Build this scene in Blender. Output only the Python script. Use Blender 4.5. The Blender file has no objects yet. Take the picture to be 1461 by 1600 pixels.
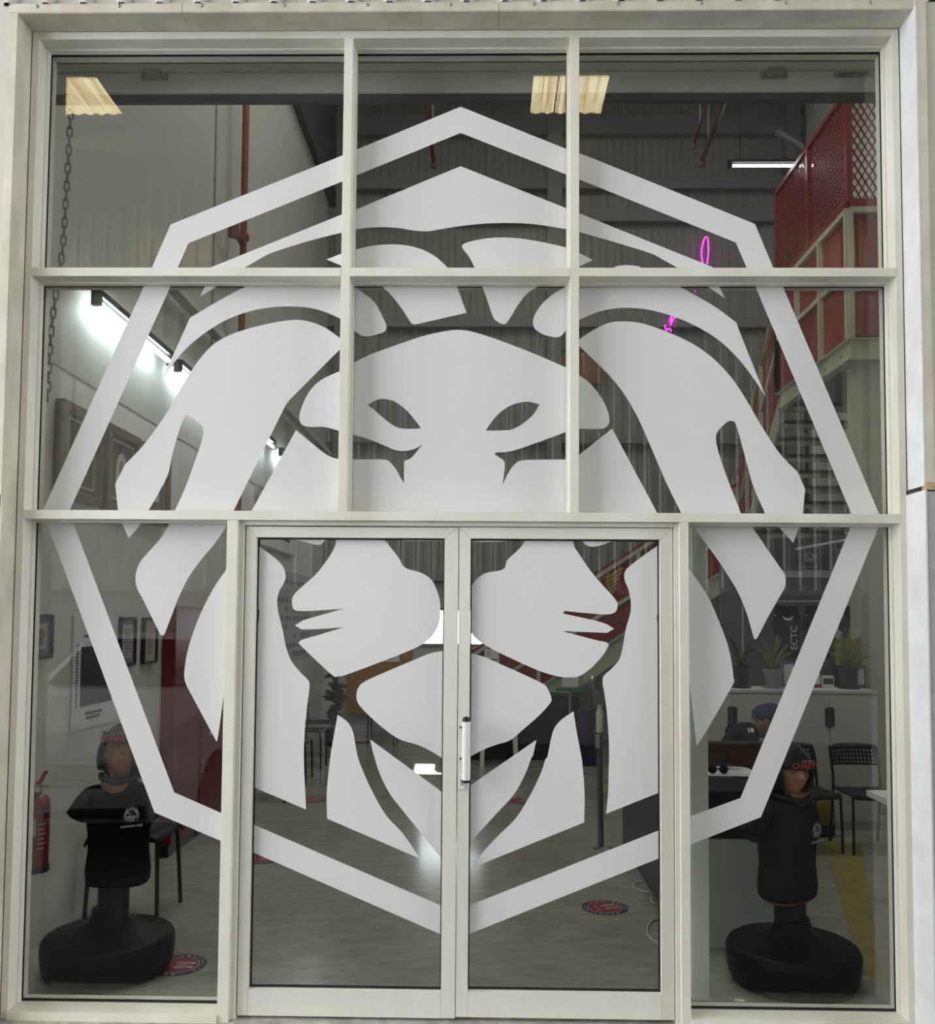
import bpy, bmesh, math, random
from mathutils import Vector, Matrix
from mathutils.geometry import tessellate_polygon
random.seed(7)
SC = bpy.context.scene
COL = SC.collection
R = math.radians

# ------------------------------------------------------------------ camera
CAM_LOC = Vector((0.0, -3.71, 1.60))
F_PX, CX, CY = 1407.0, 730.5, 896.09
YAW, PITCH, ROLL = -0.0171991, 0.0514370, 0.0071811
_f = Vector((math.sin(YAW)*math.cos(PITCH), math.cos(YAW)*math.cos(PITCH), math.sin(PITCH)))
_r0 = Vector((math.cos(YAW), -math.sin(YAW), 0))
_u0 = _r0.cross(_f)
C_R = _r0*math.cos(ROLL) + _u0*math.sin(ROLL)
C_U = -_r0*math.sin(ROLL) + _u0*math.cos(ROLL)
C_F = _f
cd = bpy.data.cameras.new('camera')
cam = bpy.data.objects.new('camera', cd)
COL.objects.link(cam)
cam.matrix_world = Matrix(((C_R.x, C_U.x, -C_F.x, CAM_LOC.x), (C_R.y, C_U.y, -C_F.y, CAM_LOC.y), (C_R.z, C_U.z, -C_F.z, CAM_LOC.z), (0, 0, 0, 1)))
cd.sensor_fit = 'VERTICAL'
cd.sensor_height = 36.0
cd.lens = F_PX*36.0/1600.0
cd.shift_y = (CY-800.0)/1600.0
cd.clip_start = 0.05
SC.camera = cam

# ------------------------------------------------------------------ light and exposure
SKY_STRENGTH = 6.9
world = bpy.data.worlds.new('sky')
SC.world = world
world.use_nodes = True
bgn = world.node_tree.nodes['Background']
bgn.inputs[0].default_value = (0.90, 0.955, 1.0, 1)
bgn.inputs[1].default_value = SKY_STRENGTH
SC.view_settings.view_transform = 'Standard'
SC.view_settings.look = 'None'
SC.view_settings.exposure = 0.0
SC.view_settings.gamma = 1.0
SC.view_settings.use_curve_mapping = False
SKYLIGHT_OUT = 10.0     # backlit roof sheets over the lane
HALL_FILL = 10.5      # glow of unseen roof panels added to brighten the hall
TUBE = 40.0
sd = bpy.data.lights.new('sun', 'SUN')
sd.energy = 14.0
sd.angle = R(0.6)
sd.color = (1.0, 0.96, 0.88)
sun = bpy.data.objects.new('sun', sd)
COL.objects.link(sun)
sun.rotation_euler = Vector((0.04, -1.0, -0.60)).to_track_quat('-Z', 'Y').to_euler()

def at(px, py, y=None, x=None, z=None):
    """point of the photograph's pixel on the plane y=, x= or z="""
    d = C_F + C_R*((px-CX)/F_PX) - C_U*((py-CY)/F_PX)
    if y is not None: t = (y-CAM_LOC.y)/d.y
    elif x is not None: t = (x-CAM_LOC.x)/d.x
    else: t = (z-CAM_LOC.z)/d.z
    return CAM_LOC + d*t

# ------------------------------------------------------------------ materials
MATS = {}
def mat(name, col, rough=0.5, metal=0.0, noise=0.0, nscale=8.0, bump=0.0, bscale=60.0, spec=0.5, emit=None, estr=0.0, dirt=None, stretch=(1, 1, 1), alpha=None):
    if name in MATS: return MATS[name]
    m = bpy.data.materials.new(name)
    m.use_nodes = True
    nt = m.node_tree
    b = nt.nodes['Principled BSDF']
    b.inputs['Base Color'].default_value = (*col, 1)
    b.inputs['Roughness'].default_value = rough
    b.inputs['Metallic'].default_value = metal
    b.inputs['Specular IOR Level'].default_value = spec
    if emit:
        b.inputs['Emission Color'].default_value = (*emit, 1)
        b.inputs['Emission Strength'].default_value = estr
    tc = mp = None
    if noise or bump:
        tc = nt.nodes.new('ShaderNodeTexCoord')
        mp = nt.nodes.new('ShaderNodeMapping')
        mp.inputs['Scale'].default_value = stretch
        nt.links.new(tc.outputs['Object'], mp.inputs['Vector'])
    if noise:
        n = nt.nodes.new('ShaderNodeTexNoise')
        n.inputs['Scale'].default_value = nscale
        n.inputs['Detail'].default_value = 6
        n.inputs['Roughness'].default_value = 0.65
        nt.links.new(mp.outputs[0], n.inputs['Vector'])
        cr = nt.nodes.new('ShaderNodeValToRGB')
        d = dirt if dirt else tuple(c*(1-noise) for c in col)
        cr.color_ramp.elements[0].position = 0.36
        cr.color_ramp.elements[0].color = (*d, 1)
        cr.color_ramp.elements[1].position = 0.62
        cr.color_ramp.elements[1].color = (*col, 1)
        nt.links.new(n.outputs['Fac'], cr.inputs[0])
        nt.links.new(cr.outputs[0], b.inputs['Base Color'])
    if bump:
        n2 = nt.nodes.new('ShaderNodeTexNoise')
        n2.inputs['Scale'].default_value = bscale
        n2.inputs['Detail'].default_value = 4
        nt.links.new(mp.outputs[0], n2.inputs['Vector'])
        bp = nt.nodes.new('ShaderNodeBump')
        bp.inputs['Strength'].default_value = bump
        bp.inputs['Distance'].default_value = 0.01
        nt.links.new(n2.outputs['Fac'], bp.inputs['Height'])
        nt.links.new(bp.outputs[0], b.inputs['Normal'])
    MATS[name] = m
    return m

def glass_mat(name, tint, f0=0.042):
    m = bpy.data.materials.new(name)
    m.use_nodes = True
    nt = m.node_tree
    for n in list(nt.nodes): nt.nodes.remove(n)
    out = nt.nodes.new('ShaderNodeOutputMaterial')
    mix = nt.nodes.new('ShaderNodeMixShader')
    tr = nt.nodes.new('ShaderNodeBsdfTransparent')
    tr.inputs[0].default_value = (*tint, 1)
    gl = nt.nodes.new('ShaderNodeBsdfGlossy')
    gl.inputs['Roughness'].default_value = 0.0
    lw = nt.nodes.new('ShaderNodeLayerWeight')
    lw.inputs['Blend'].default_value = 0.5
    p = nt.nodes.new('ShaderNodeMath'); p.operation = 'POWER'
    p.inputs[1].default_value = 5.0
    ma = nt.nodes.new('ShaderNodeMath'); ma.operation = 'MULTIPLY_ADD'
    ma.inputs[1].default_value = 1.0-f0
    ma.inputs[2].default_value = f0
    nt.links.new(lw.outputs['Facing'], p.inputs[0])
    nt.links.new(p.outputs[0], ma.inputs[0])
    nt.links.new(ma.outputs[0], mix.inputs[0])
    nt.links.new(tr.outputs[0], mix.inputs[1])
    nt.links.new(gl.outputs[0], mix.inputs[2])
    nt.links.new(mix.outputs[0], out.inputs[0])
    MATS[name] = m
    return m

def emit_mat(name, col, s):
    if name in MATS: return MATS[name]
    m = bpy.data.materials.new(name)
    m.use_nodes = True
    nt = m.node_tree
    b = nt.nodes['Principled BSDF']
    b.inputs['Base Color'].default_value = (*col, 1)
    b.inputs['Emission Color'].default_value = (*col, 1)
    b.inputs['Emission Strength'].default_value = s
    MATS[name] = m
    return m

FRAME = mat('aluminium_beige', (0.76, 0.725, 0.64), 0.42, noise=0.16, nscale=3.0, dirt=(0.66, 0.615, 0.52), stretch=(1, 1, 0.35))
FRAME2 = mat('aluminium_door', (0.75, 0.72, 0.645), 0.4, noise=0.10, nscale=2.5, dirt=(0.67, 0.635, 0.555), stretch=(1, 1, 0.3))
FLASH = mat('flashing_beige', (0.66, 0.61, 0.515), 0.5, noise=0.25, nscale=5.0, dirt=(0.50, 0.455, 0.37), stretch=(1, 1, 0.5))
FLASHW = mat('flashing_white', (0.74, 0.74, 0.73), 0.45, noise=0.12, nscale=7.0)
CLADM = mat('cladding_beige', (0.60, 0.58, 0.51), 0.5, noise=0.12, nscale=3.0)
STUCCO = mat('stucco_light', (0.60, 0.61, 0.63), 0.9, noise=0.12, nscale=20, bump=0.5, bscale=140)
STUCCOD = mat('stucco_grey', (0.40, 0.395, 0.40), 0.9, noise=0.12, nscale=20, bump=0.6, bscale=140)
GASKET = mat('rubber_black', (0.012, 0.012, 0.012), 0.6)
DARKGAP = mat('sealant_dark', (0.05, 0.045, 0.04), 0.8)
VINYL = mat('vinyl_white', (0.69, 0.685, 0.675), 0.6, spec=0.3)
GLASS = glass_mat('window_glass', (0.93, 0.945, 0.925))
CONC = mat('threshold_concrete', (0.48, 0.45, 0.40), 0.85, noise=0.4, nscale=14, bump=0.3)
BLACKP = mat('black_plastic', (0.009, 0.009, 0.010), 0.42, bump=0.04, bscale=90, spec=0.3)
BLACKM = mat('black_metal', (0.010, 0.010, 0.011), 0.35, spec=0.35)
BLACKC = mat('black_cloth', (0.012, 0.012, 0.013), 0.95, noise=0.3, nscale=30)
WHITEP = mat('white_plastic', (0.72, 0.72, 0.70), 0.35)
CHROME = mat('chrome', (0.7, 0.7, 0.7), 0.12, metal=1.0)
STEEL = mat('steel_grey', (0.32, 0.32, 0.31), 0.4, metal=0.6)
REDP = mat('red_paint', (0.20, 0.014, 0.016), 0.4, noise=0.15, nscale=4)
REDL = mat('red_locker', (0.15, 0.004, 0.007), 0.35, spec=0.3)
REDPIPE = mat('pipe_red', (0.17, 0.018, 0.014), 0.45)
CREAM = mat('steel_cream', (0.42, 0.41, 0.32), 0.5, noise=0.1, nscale=6)
GREYST = mat('steel_purlin', (0.15, 0.15, 0.145), 0.6)
WALLW = mat('wall_white', (0.60, 0.59, 0.56), 0.7, noise=0.1, nscale=2.0)
SHEETW = mat('sheet_left', (0.50, 0.48, 0.44), 0.6)
SHEETB = mat('sheet_back', (0.19, 0.19, 0.175), 0.6)
ROOFM = mat('roof_sheet', (0.22, 0.22, 0.21), 0.7)
PAPER = mat('paper', (0.62, 0.62, 0.64), 0.7)
INK = mat('ink', (0.06, 0.06, 0.07), 0.8)
NAVY = mat('navy', (0.018, 0.02, 0.055), 0.6)
STRED = mat('sticker_red', (0.20, 0.014, 0.028), 0.5)
STWHITE = mat('sticker_white', (0.42, 0.40, 0.40), 0.6)
SKIN = mat('rubber_skin', (0.36, 0.16, 0.09), 0.5, noise=0.15, nscale=20)
SKINP = mat('skin', (0.34, 0.19, 0.13), 0.55)
WOODB = mat('wood_brown', (0.10, 0.045, 0.02), 0.45, noise=0.5, nscale=5, stretch=(1, 1, 9))
WOODO = mat('wood_orange', (0.34, 0.15, 0.03), 0.45, noise=0.25, nscale=4, stretch=(6, 1, 1))
GILT = mat('gilt_wood', (0.17, 0.10, 0.045), 0.4, noise=0.4, nscale=18)
DARKWOOD = mat('dark_wood', (0.035, 0.022, 0.015), 0.5)
GOLD = mat('gold_print', (0.42, 0.27, 0.06), 0.5)
YELLOW_REFL = mat('yellow_reflection', (0.25, 0.215, 0.06), 0.6, noise=0.3, nscale=12)  # colour of a reflection in the glass
SLATE = mat('slate_fabric', (0.045, 0.055, 0.07), 0.9)
LOGO = mat('print_grey', (0.55, 0.55, 0.53), 0.7)
LOGOD = mat('print_dim', (0.34, 0.345, 0.345), 0.8)
GREENL = mat('leaf_dark', (0.03, 0.06, 0.015), 0.4, noise=0.3, nscale=30)
GREENP = mat('leaf_pale', (0.16, 0.20, 0.07), 0.4, noise=0.4, nscale=40)

# ------------------------------------------------------------------ mesh builder
ROOTLOC = {}
class MB:
    def __init__(s): s.v = []; s.f = []
    def add(s, vs, fs):
        o = len(s.v)
        s.v += [tuple(v) for v in vs]
        s.f += [tuple(i+o for i in f) for f in fs]
        return s
    def box(s, x0, x1, y0, y1, z0, z1):
        return s.add([(x0,y0,z0),(x1,y0,z0),(x1,y1,z0),(x0,y1,z0),(x0,y0,z1),(x1,y0,z1),(x1,y1,z1),(x0,y1,z1)],
                     [(0,3,2,1),(4,5,6,7),(0,1,5,4),(1,2,6,5),(2,3,7,6),(3,0,4,7)])
    def bar(s, a, b, w, h=None, up=(0, 0, 1)):
        """a square bar from a to b, w wide across, h along up"""
        a, b = Vector(a), Vector(b); h = w if h is None else h
        d = (b-a).normalized(); u = Vector(up)
        if abs(d.dot(u)) > 0.98: u = Vector((0, 1, 0)) if abs(d.y) < 0.9 else Vector((1, 0, 0))
        r = d.cross(u).normalized(); u = r.cross(d)
        c = [(-1,-1),(1,-1),(1,1),(-1,1)]
        vs = [p + r*(i*w/2) + u*(j*h/2) for p in (a, b) for i, j in c]
        return s.add(vs, [(0,1,2,3)[::-1],(4,5,6,7),(0,1,5,4),(1,2,6,5),(2,3,7,6),(3,0,4,7)])
    def rings(s, rs, cap=True, closed=False):
        n = len(rs[0]); o = len(s.v)
        for r in rs: s.v += [tuple(p) for p in r]
        m = len(rs)
        for i in range(m if closed else m-1):
            for j in range(n):
                a = o+i*n+j; b = o+i*n+(j+1) % n; k = (i+1) % m
                s.f.append((a, b, o+k*n+(j+1) % n, o+k*n+j))
        if cap and not closed:
            s.f.append(tuple(o+j for j in range(n))[::-1])
            s.f.append(tuple(o+(m-1)*n+j for j in range(n)))
        return s
    def tube(s, pts, r, n=8, closed=False):
        pts = [Vector(p) for p in pts]; rs = []; m = len(pts); pu = None
        for i, p in enumerate(pts):
            if closed: d = pts[(i+1) % m]-pts[i-1]
            else: d = pts[min(i+1, m-1)]-pts[max(i-1, 0)]
            d.normalize()
            if pu is None:
                pu = Vector((0, 0, 1)) if abs(d.z) < 0.9 else Vector((1, 0, 0))
            u = (pu - d*pu.dot(d)).normalized(); pu = u
            w = d.cross(u)
            rr = r[i] if isinstance(r, (list, tuple)) else r
            rs.append([p + (u*math.cos(2*math.pi*k/n) + w*math.sin(2*math.pi*k/n))*rr for k in range(n)])
        return s.rings(rs, closed=closed)
    def lathe(s, prof, c=(0, 0, 0), n=32, axis='z', sy=1.0):
        rs = []
        for r, h in prof:
            ring = []
            for k in range(n):
                a = 2*math.pi*k/n; ca, sa = r*math.cos(a), r*math.sin(a)*sy
                if axis == 'z': ring.append((c[0]+ca, c[1]+sa, c[2]+h))
                elif axis == 'y': ring.append((c[0]+ca, c[1]+h, c[2]+sa))
                else: ring.append((c[0]+h, c[1]+ca, c[2]+sa))
            rs.append(ring)
        return s.rings(rs)
    def poly(s, loops, t, nrm):
        """flat plate: loops of 3D points (outer, holes...), thickness t along nrm"""
        nrm = Vector(nrm)
        tris = tessellate_polygon([[Vector(p) for p in l] for l in loops])
        flat = [Vector(p) for l in loops for p in l]; n = len(flat); o = len(s.v)
        s.v += [tuple(p) for p in flat] + [tuple(p+nrm*t) for p in flat]
        for a, b, c in tris:
            s.f.append((o+a, o+b, o+c)); s.f.append((o+n+c, o+n+b, o+n+a))
        k = 0
        for l in loops:
            m = len(l)
            for i in range(m):
                a, b = o+k+i, o+k+(i+1) % m
                s.f.append((a, b, b+n, a+n))
            k += m
        return s
    def text(s, body, size, M, depth=0.0004, align='CENTER', bold=0.0, shear=0.0):
        c = bpy.data.curves.new('t', 'FONT'); c.body = body; c.size = size; c.extrude = depth
        c.align_x = align; c.align_y = 'CENTER'; c.offset = bold; c.shear = shear; c.resolution_u = 2
        o = bpy.data.objects.new('t', c); COL.objects.link(o)
        dg = bpy.context.evaluated_depsgraph_get()
        me = o.evaluated_get(dg).to_mesh()
        s.add([M @ v.co for v in me.vertices], [tuple(p.vertices) for p in me.polygons])
        bpy.data.objects.remove(o); bpy.data.curves.remove(c)
        return s
    def mesh(s, name, smooth=None, m=None, off=None):
        me = bpy.data.meshes.new(name)
        vs = s.v if off is None else [(x-off[0], y-off[1], z-off[2]) for x, y, z in s.v]
        me.from_pydata(vs, [], s.f)
        bm = bmesh.new(); bm.from_mesh(me)
        bmesh.ops.recalc_face_normals(bm, faces=bm.faces)
        bm.to_mesh(me); bm.free()
        if smooth:
            me.polygons.foreach_set('use_smooth', [True]*len(me.polygons))
            me.set_sharp_from_angle(angle=R(smooth))
        if m: me.materials.append(m)
        return me
    def build(s, name, m, parent=None, smooth=None, bevel=0, world=True):
        off = None
        if parent is not None and world: off = ROOTLOC.get(parent.name, (0, 0, 0))
        o = bpy.data.objects.new(name, s.mesh(name, smooth, m, off))
        COL.objects.link(o)
        if parent is not None:
            o.parent = parent
            ROOTLOC[o.name] = ROOTLOC.get(parent.name, (0, 0, 0))
        if bevel:
            md = o.modifiers.new('bevel', 'BEVEL'); md.width = bevel; md.segments = 2; md.limit_method = 'ANGLE'
        return o

def tag(o, label=None, cat=None, group=None, kind=None):
    if label: o['label'] = label
    if cat: o['category'] = cat
    if group: o['group'] = group
    if kind: o['kind'] = kind
    return o
def thing(name, label, cat, loc=(0, 0, 0), rz=0.0, group=None, kind=None):
    o = bpy.data.objects.new(name, None)
    COL.objects.link(o)
    o.empty_display_size = 0.1
    o.location = loc; o.rotation_euler = (0, 0, rz)
    ROOTLOC[o.name] = tuple(loc)
    return tag(o, label, cat, group, kind)
def struct(name, b, m, label, cat, **kw):
    return tag(b.build(name, m, **kw), label, cat, kind='structure')
def copy_tree(o, parent=None, loc=None, rz=None, label=None):
    c = o.copy(); COL.objects.link(c)
    c.parent = parent
    if loc is not None: c.location = loc
    if rz is not None: c.rotation_euler = (0, 0, rz)
    if label: c['label'] = label
    for ch in o.children: copy_tree(ch, c)
    return c
def share(src, name, parent, loc=(0, 0, 0)):
    o = bpy.data.objects.new(name, src.data); COL.objects.link(o); o.parent = parent; o.location = loc
    return o
def B(*a): return MB().box(*a)
def catmull(pts, n=6, closed=False):
    pts = [Vector(p) for p in pts]; o = []; m = len(pts)
    for i in range(m if closed else m-1):
        g = lambda k: pts[k % m] if closed else pts[max(0, min(m-1, k))]
        p0, p1, p2, p3 = g(i-1), g(i), g(i+1), g(i+2)
        for k in range(n):
            t = k/n
            o.append(0.5*((2*p1)+(p2-p0)*t+(2*p0-5*p1+4*p2-p3)*t*t+(3*p1-p0-3*p2+p3)*t**3))
    if not closed: o.append(pts[-1])
    return o

# ================================================================== SETTING
XL, XR = -2.16, 4.4          # hall side walls
YB = 8.52                    # hall back wall
HALL_H = 9.2
LANE_Y = -8.3                # wall across the lane
LANE_X0, LANE_X1 = -7.2, 13.0

# ---- floor of the hall: worn polished concrete
def floor_material():
    m = mat('floor_concrete', (0.30, 0.29, 0.25), 0.3)
    nt = m.node_tree; b = nt.nodes['Principled BSDF']
    tc = nt.nodes.new('ShaderNodeTexCoord')
    def noise(scale, det, st=(1, 1, 1)):
        mp = nt.nodes.new('ShaderNodeMapping'); mp.inputs['Scale'].default_value = st
        n = nt.nodes.new('ShaderNodeTexNoise'); n.inputs['Scale'].default_value = scale; n.inputs['Detail'].default_value = det
        n.inputs['Roughness'].default_value = 0.7
        nt.links.new(tc.outputs['Object'], mp.inputs['Vector']); nt.links.new(mp.outputs[0], n.inputs['Vector'])
        return n
    a = noise(1.6, 8); c = noise(9, 8, (0.6, 1.6, 1)); d = noise(40, 3, (0.35, 2.5, 1))
    r1 = nt.nodes.new('ShaderNodeValToRGB')
    r1.color_ramp.elements[0].position = 0.3; r1.color_ramp.elements[0].color = (0.25, 0.24, 0.20, 1)
    r1.color_ramp.elements[1].position = 0.7; r1.color_ramp.elements[1].color = (0.34, 0.335, 0.295, 1)
    nt.links.new(a.outputs['Fac'], r1.inputs[0])
    r2 = nt.nodes.new('ShaderNodeValToRGB')
    r2.color_ramp.elements[0].position = 0.32; r2.color_ramp.elements[0].color = (0.76, 0.75, 0.72, 1)
    r2.color_ramp.elements[1].position = 0.6; r2.color_ramp.elements[1].color = (1, 1, 1, 1)
    nt.links.new(c.outputs['Fac'], r2.inputs[0])
    mx = nt.nodes.new('ShaderNodeMix'); mx.data_type = 'RGBA'; mx.blend_type = 'MULTIPLY'; mx.inputs[0].default_value = 1
    nt.links.new(r1.outputs[0], mx.inputs[6]); nt.links.new(r2.outputs[0], mx.inputs[7])
    r3 = nt.nodes.new('ShaderNodeValToRGB')
    r3.color_ramp.elements[0].position = 0.24; r3.color_ramp.elements[0].color = (0.25, 0.24, 0.22, 1)
    r3.color_ramp.elements[1].position = 0.30; r3.color_ramp.elements[1].color = (1, 1, 1, 1)
    nt.links.new(d.outputs['Fac'], r3.inputs[0])
    mx2 = nt.nodes.new('ShaderNodeMix'); mx2.data_type = 'RGBA'; mx2.blend_type = 'MULTIPLY'; mx2.inputs[0].default_value = 0.5
    nt.links.new(mx.outputs[2], mx2.inputs[6]); nt.links.new(r3.outputs[0], mx2.inputs[7])
    nt.links.new(mx2.outputs[2], b.inputs['Base Color'])
    rr = nt.nodes.new('ShaderNodeMapRange'); rr.inputs['To Min'].default_value = 0.10; rr.inputs['To Max'].default_value = 0.34
    b.inputs['Coat Weight'].default_value = 0.35; b.inputs['Coat Roughness'].default_value = 0.10
    nt.links.new(c.outputs['Fac'], rr.inputs[0]); nt.links.new(rr.outputs[0], b.inputs['Roughness'])
    return m
struct('floor', B(XL-0.2, XR+0.2, 0.02, YB+0.2, -0.15, 0.0), floor_material(), 'worn polished grey concrete floor of the hall', 'floor')

def paver_material():
    m = mat('dark_pavers', (0.06, 0.06, 0.058), 0.8)
    nt = m.node_tree; b = nt.nodes['Principled BSDF']
    tc = nt.nodes.new('ShaderNodeTexCoord')
    mp = nt.nodes.new('ShaderNodeMapping'); mp.inputs['Rotation'].default_value = (0, 0, R(45)); mp.inputs['Scale'].default_value = (5, 5, 5)
    br = nt.nodes.new('ShaderNodeTexBrick')
    br.inputs['Color1'].default_value = (0.030, 0.030, 0.030, 1); br.inputs['Color2'].default_value = (0.042, 0.041, 0.040, 1)
    br.inputs['Mortar'].default_value = (0.010, 0.010, 0.010, 1); br.inputs['Mortar Size'].default_value = 0.03
    nt.links.new(tc.outputs['Object'], mp.inputs['Vector']); nt.links.new(mp.outputs[0], br.inputs['Vector'])
    nt.links.new(br.outputs['Color'], b.inputs['Base Color'])
    return m
struct('ground', B(-14, 15, LANE_Y-0.5, -0.26, -0.15, -0.02), paver_material(), 'dark brick paving of the lane in front of the doors', 'ground')
struct('threshold', B(-2.1, 1.95, -0.26, 0.02, -0.12, 0.012), CONC, 'dusty concrete threshold strip under the double doors', 'threshold', bevel=0.004)

# ---- hall walls
def ribbed(x0, x1, z0, z1, y, pitch, h, w, sgn):
    """ribbed sheet along x facing sgn*y"""
    b = MB(); pr = []; x = x0
    while x < x1-1e-6:
        e = min(x+pitch, x1)
        pr += [(x, 0), (min(x+pitch-w*2, e), 0), (min(x+pitch-w*1.35, e), h), (min(x+pitch-w*0.65, e), h)]
        x += pitch
    pr.append((x1, 0))
    b.v = [(p, y+sgn*q, z) for z in (z0, z1) for p, q in pr]
    n = len(pr); b.f = [(i, i+1, n+i+1, n+i) for i in range(n-1)]
    return b
wl = struct('wall_left', B(XL-0.15, XL, 0.02, YB+0.2, 0, 2.87), WALLW, 'off-white interior wall on the left with framed pictures', 'wall')
B(XL-0.15, XL+0.004, 0.02, YB+0.2, 2.87, HALL_H).build('upper_sheet', mat('sheet_left_upper', (0.46, 0.445, 0.40), 0.6), wl)
struct('wall_right', B(XR, XR+0.15, 0.02, YB+0.2, 0, HALL_H), WALLW, 'plain interior wall on the far right', 'wall')
# back wall with a window opening and ribbed sheets
wb = thing('wall_back', 'grey ribbed back wall of the hall with horizontal girts', 'wall', (0, YB, 0), kind='structure')
WX0, WX1, WZ0, WZ1 = -0.86, 0.05, 1.24, 1.76
W2X0, W2X1, W2Z0, W2Z1 = 3.40, 3.75, 1.30, 1.76
b = MB()
xs = [XL, WX0, WX1, W2X0, W2X1, XR]
for i in range(5):
    if i in (1, 3):
        z0, z1 = (WZ0, WZ1) if i == 1 else (W2Z0, W2Z1)
        b.box(xs[i], xs[i+1], YB, YB+0.12, 0, z0); b.box(xs[i], xs[i+1], YB, YB+0.12, z1, HALL_H)
    else: b.box(xs[i], xs[i+1], YB, YB+0.12, 0, HALL_H)
b.build('masonry', mat('wall_back_low', (0.42, 0.42, 0.39), 0.7, noise=0.1, nscale=3), wb)
for k in range(9):
    x0 = XL + k*(XR-XL)/9
    ribbed(x0+0.004, x0+(XR-XL)/9-0.004, 2.1, HALL_H, YB-0.012, 0.103, 0.012, 0.014, -1).build('cladding_panel', SHEETB, wb)
for z0, z1 in ((2.12, 2.26), (4.0, 4.14), (5.6, 5.74), (7.07, 7.27), (7.53, 7.70), (8.30, 8.58)):
    B(XL, XR, YB-0.13, YB-0.03, z0, z1).build('girt', GREYST, wb)
for x in (-1.95, 0.95, 4.2):
    B(x-0.1, x+0.1, YB-0.2, YB-0.05, 0 if x > 4 else 2.26, HALL_H).build('column', GREYST, wb)
B(XL, XR, YB-0.02, YB, 0, 0.09).build('skirting', mat('skirting_grey', (0.30, 0.30, 0.28), 0.6), wb)
def small_window(name, x0, x1, z0, z1, label, bars):
    w = thing(name, label, 'window', ((x0+x1)/2, YB, z0), kind='structure')
    f = 0.035
    for a in ((x0, x1, z0, z0+f), (x0, x1, z1-f, z1), (x0, x0+f, z0, z1), (x1-f, x1, z0, z1)):
        B(a[0], a[1], YB-0.02, YB+0.05, a[2], a[3]).build('frame_bar', GREYST, w)
    for x in bars: B(x-0.012, x+0.012, YB, YB+0.04, z0, z1).build('glazing_bar', GREYST, w)
    B(x0+f, x1-f, YB+0.02, YB+0.026, z0+f, z1-f).build('glass_pane', GLASS, w)
small_window('window_9', WX0, WX1, WZ0, WZ1, 'bright daylight window in the back wall seen between the doors', (-0.42,))
small_window('window_10', W2X0, W2X1, W2Z0, W2Z1, 'small bright window with a fan behind the potted plants', ())
# roof of the hall with added glowing fill panels, purlins
rf = thing('ceiling', 'dark sheet roof of the hall with steel purlins', 'ceiling', (1, 4, HALL_H), kind='structure')
b = MB()
FILL_X = [(-1.6, -0.7), (1.2, 2.1)]
xs = [XL-0.15, FILL_X[0][0], FILL_X[0][1], FILL_X[1][0], FILL_X[1][1], XR+0.15]
for i in range(5):
    if i in (1, 3):
        b.box(xs[i], xs[i+1], 0.0, 1.0, HALL_H, HALL_H+0.05); b.box(xs[i], xs[i+1], 5.5, YB+0.2, HALL_H, HALL_H+0.05)
    else: b.box(xs[i], xs[i+1], 0.0, YB+0.2, HALL_H, HALL_H+0.05)
b.build('roof_sheet', ROOFM, rf)
for a, c in FILL_X:
    B(a, c, 1.0, 5.5, HALL_H, HALL_H+0.03).build('fill_panel', emit_mat('fill_panel_hall', (1.0, 0.97, 0.90), HALL_FILL), rf)
for y in (1.6, 3.4, 5.2, 6.9, 8.0):
    B(XL, XR, y-0.05, y+0.05, HALL_H-0.2, HALL_H).build('purlin', GREYST, rf)
# slanting steel rafter on the left
B(XL, XL+0.08, 3.0, YB, 7.33, HALL_H).build('eave_beam', mat('steel_dark', (0.05, 0.05, 0.047), 0.7, spec=0.2), rf)

# ---- facade around the glazing
WF = -0.21
wf = thing('wall_front', 'beige clad and rendered outer wall around the glazed front', 'wall', (0, WF, 0), kind='structure')
ribbed(-14, 15, 4.079, 9.5, WF+0.02, 0.155, 0.035, 0.03, -1).build('cladding_sheet', CLADM, wf)
B(-14, 15, WF+0.03, 0.0, 4.10, 9.5).build('wall_core', CLADM, wf)
B(-2.7, -1.935, WF+0.005, 0.0, 2.10, 4.079).build('cladding_sheet', CLADM, wf)
B(1.735, 2.6, WF+0.005, 0.0, 2.14, 4.079).build('cladding_sheet', CLADM, wf)
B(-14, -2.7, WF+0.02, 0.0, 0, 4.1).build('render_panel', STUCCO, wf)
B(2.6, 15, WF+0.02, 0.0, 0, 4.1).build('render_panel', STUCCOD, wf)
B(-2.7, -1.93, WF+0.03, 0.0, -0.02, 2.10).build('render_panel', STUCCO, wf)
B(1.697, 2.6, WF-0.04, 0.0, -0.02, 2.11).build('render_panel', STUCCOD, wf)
# flashings (trim)
tr1 = thing('trim_1', 'beige folded metal flashing over the glazed front with rivets', 'trim', (0, WF, 4.05), kind='structure')
xj = (-1.935, -1.23, 0.05, 1.735)
for i in range(3):
    a, c = xj[i]+(0.001 if i else 0), xj[i+1]-0.001
    B(a, c, WF-0.006, WF, 4.044, 4.080).build('flashing_face', FLASH, tr1)
    B(a if i else -1.90, c if i < 2 else 1.70, WF-0.004, -0.10, 4.041, 4.046).build('flashing_soffit', FLASH, tr1)
for k in range(11):
    x = -1.82 + k*0.335
    MB().lathe([(0.0075, 0), (0.006, -0.004), (0.001, -0.0055)], (x, WF-0.006, 4.069), 10, 'y').build('rivet', STEEL, tr1, smooth=60)
tr2 = thing('trim_2', 'dirty beige metal jamb flashing on the left of the glazing', 'trim', (-1.92, WF, 0), kind='structure')
B(-1.935, -1.900, WF-0.004, WF+0.006, 2.08, 4.079).build('flashing_face', FLASH, tr2)
B(-1.903, -1.899, WF, -0.09, 0, 4.044).build('flashing_return', FLASH, tr2)
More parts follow.
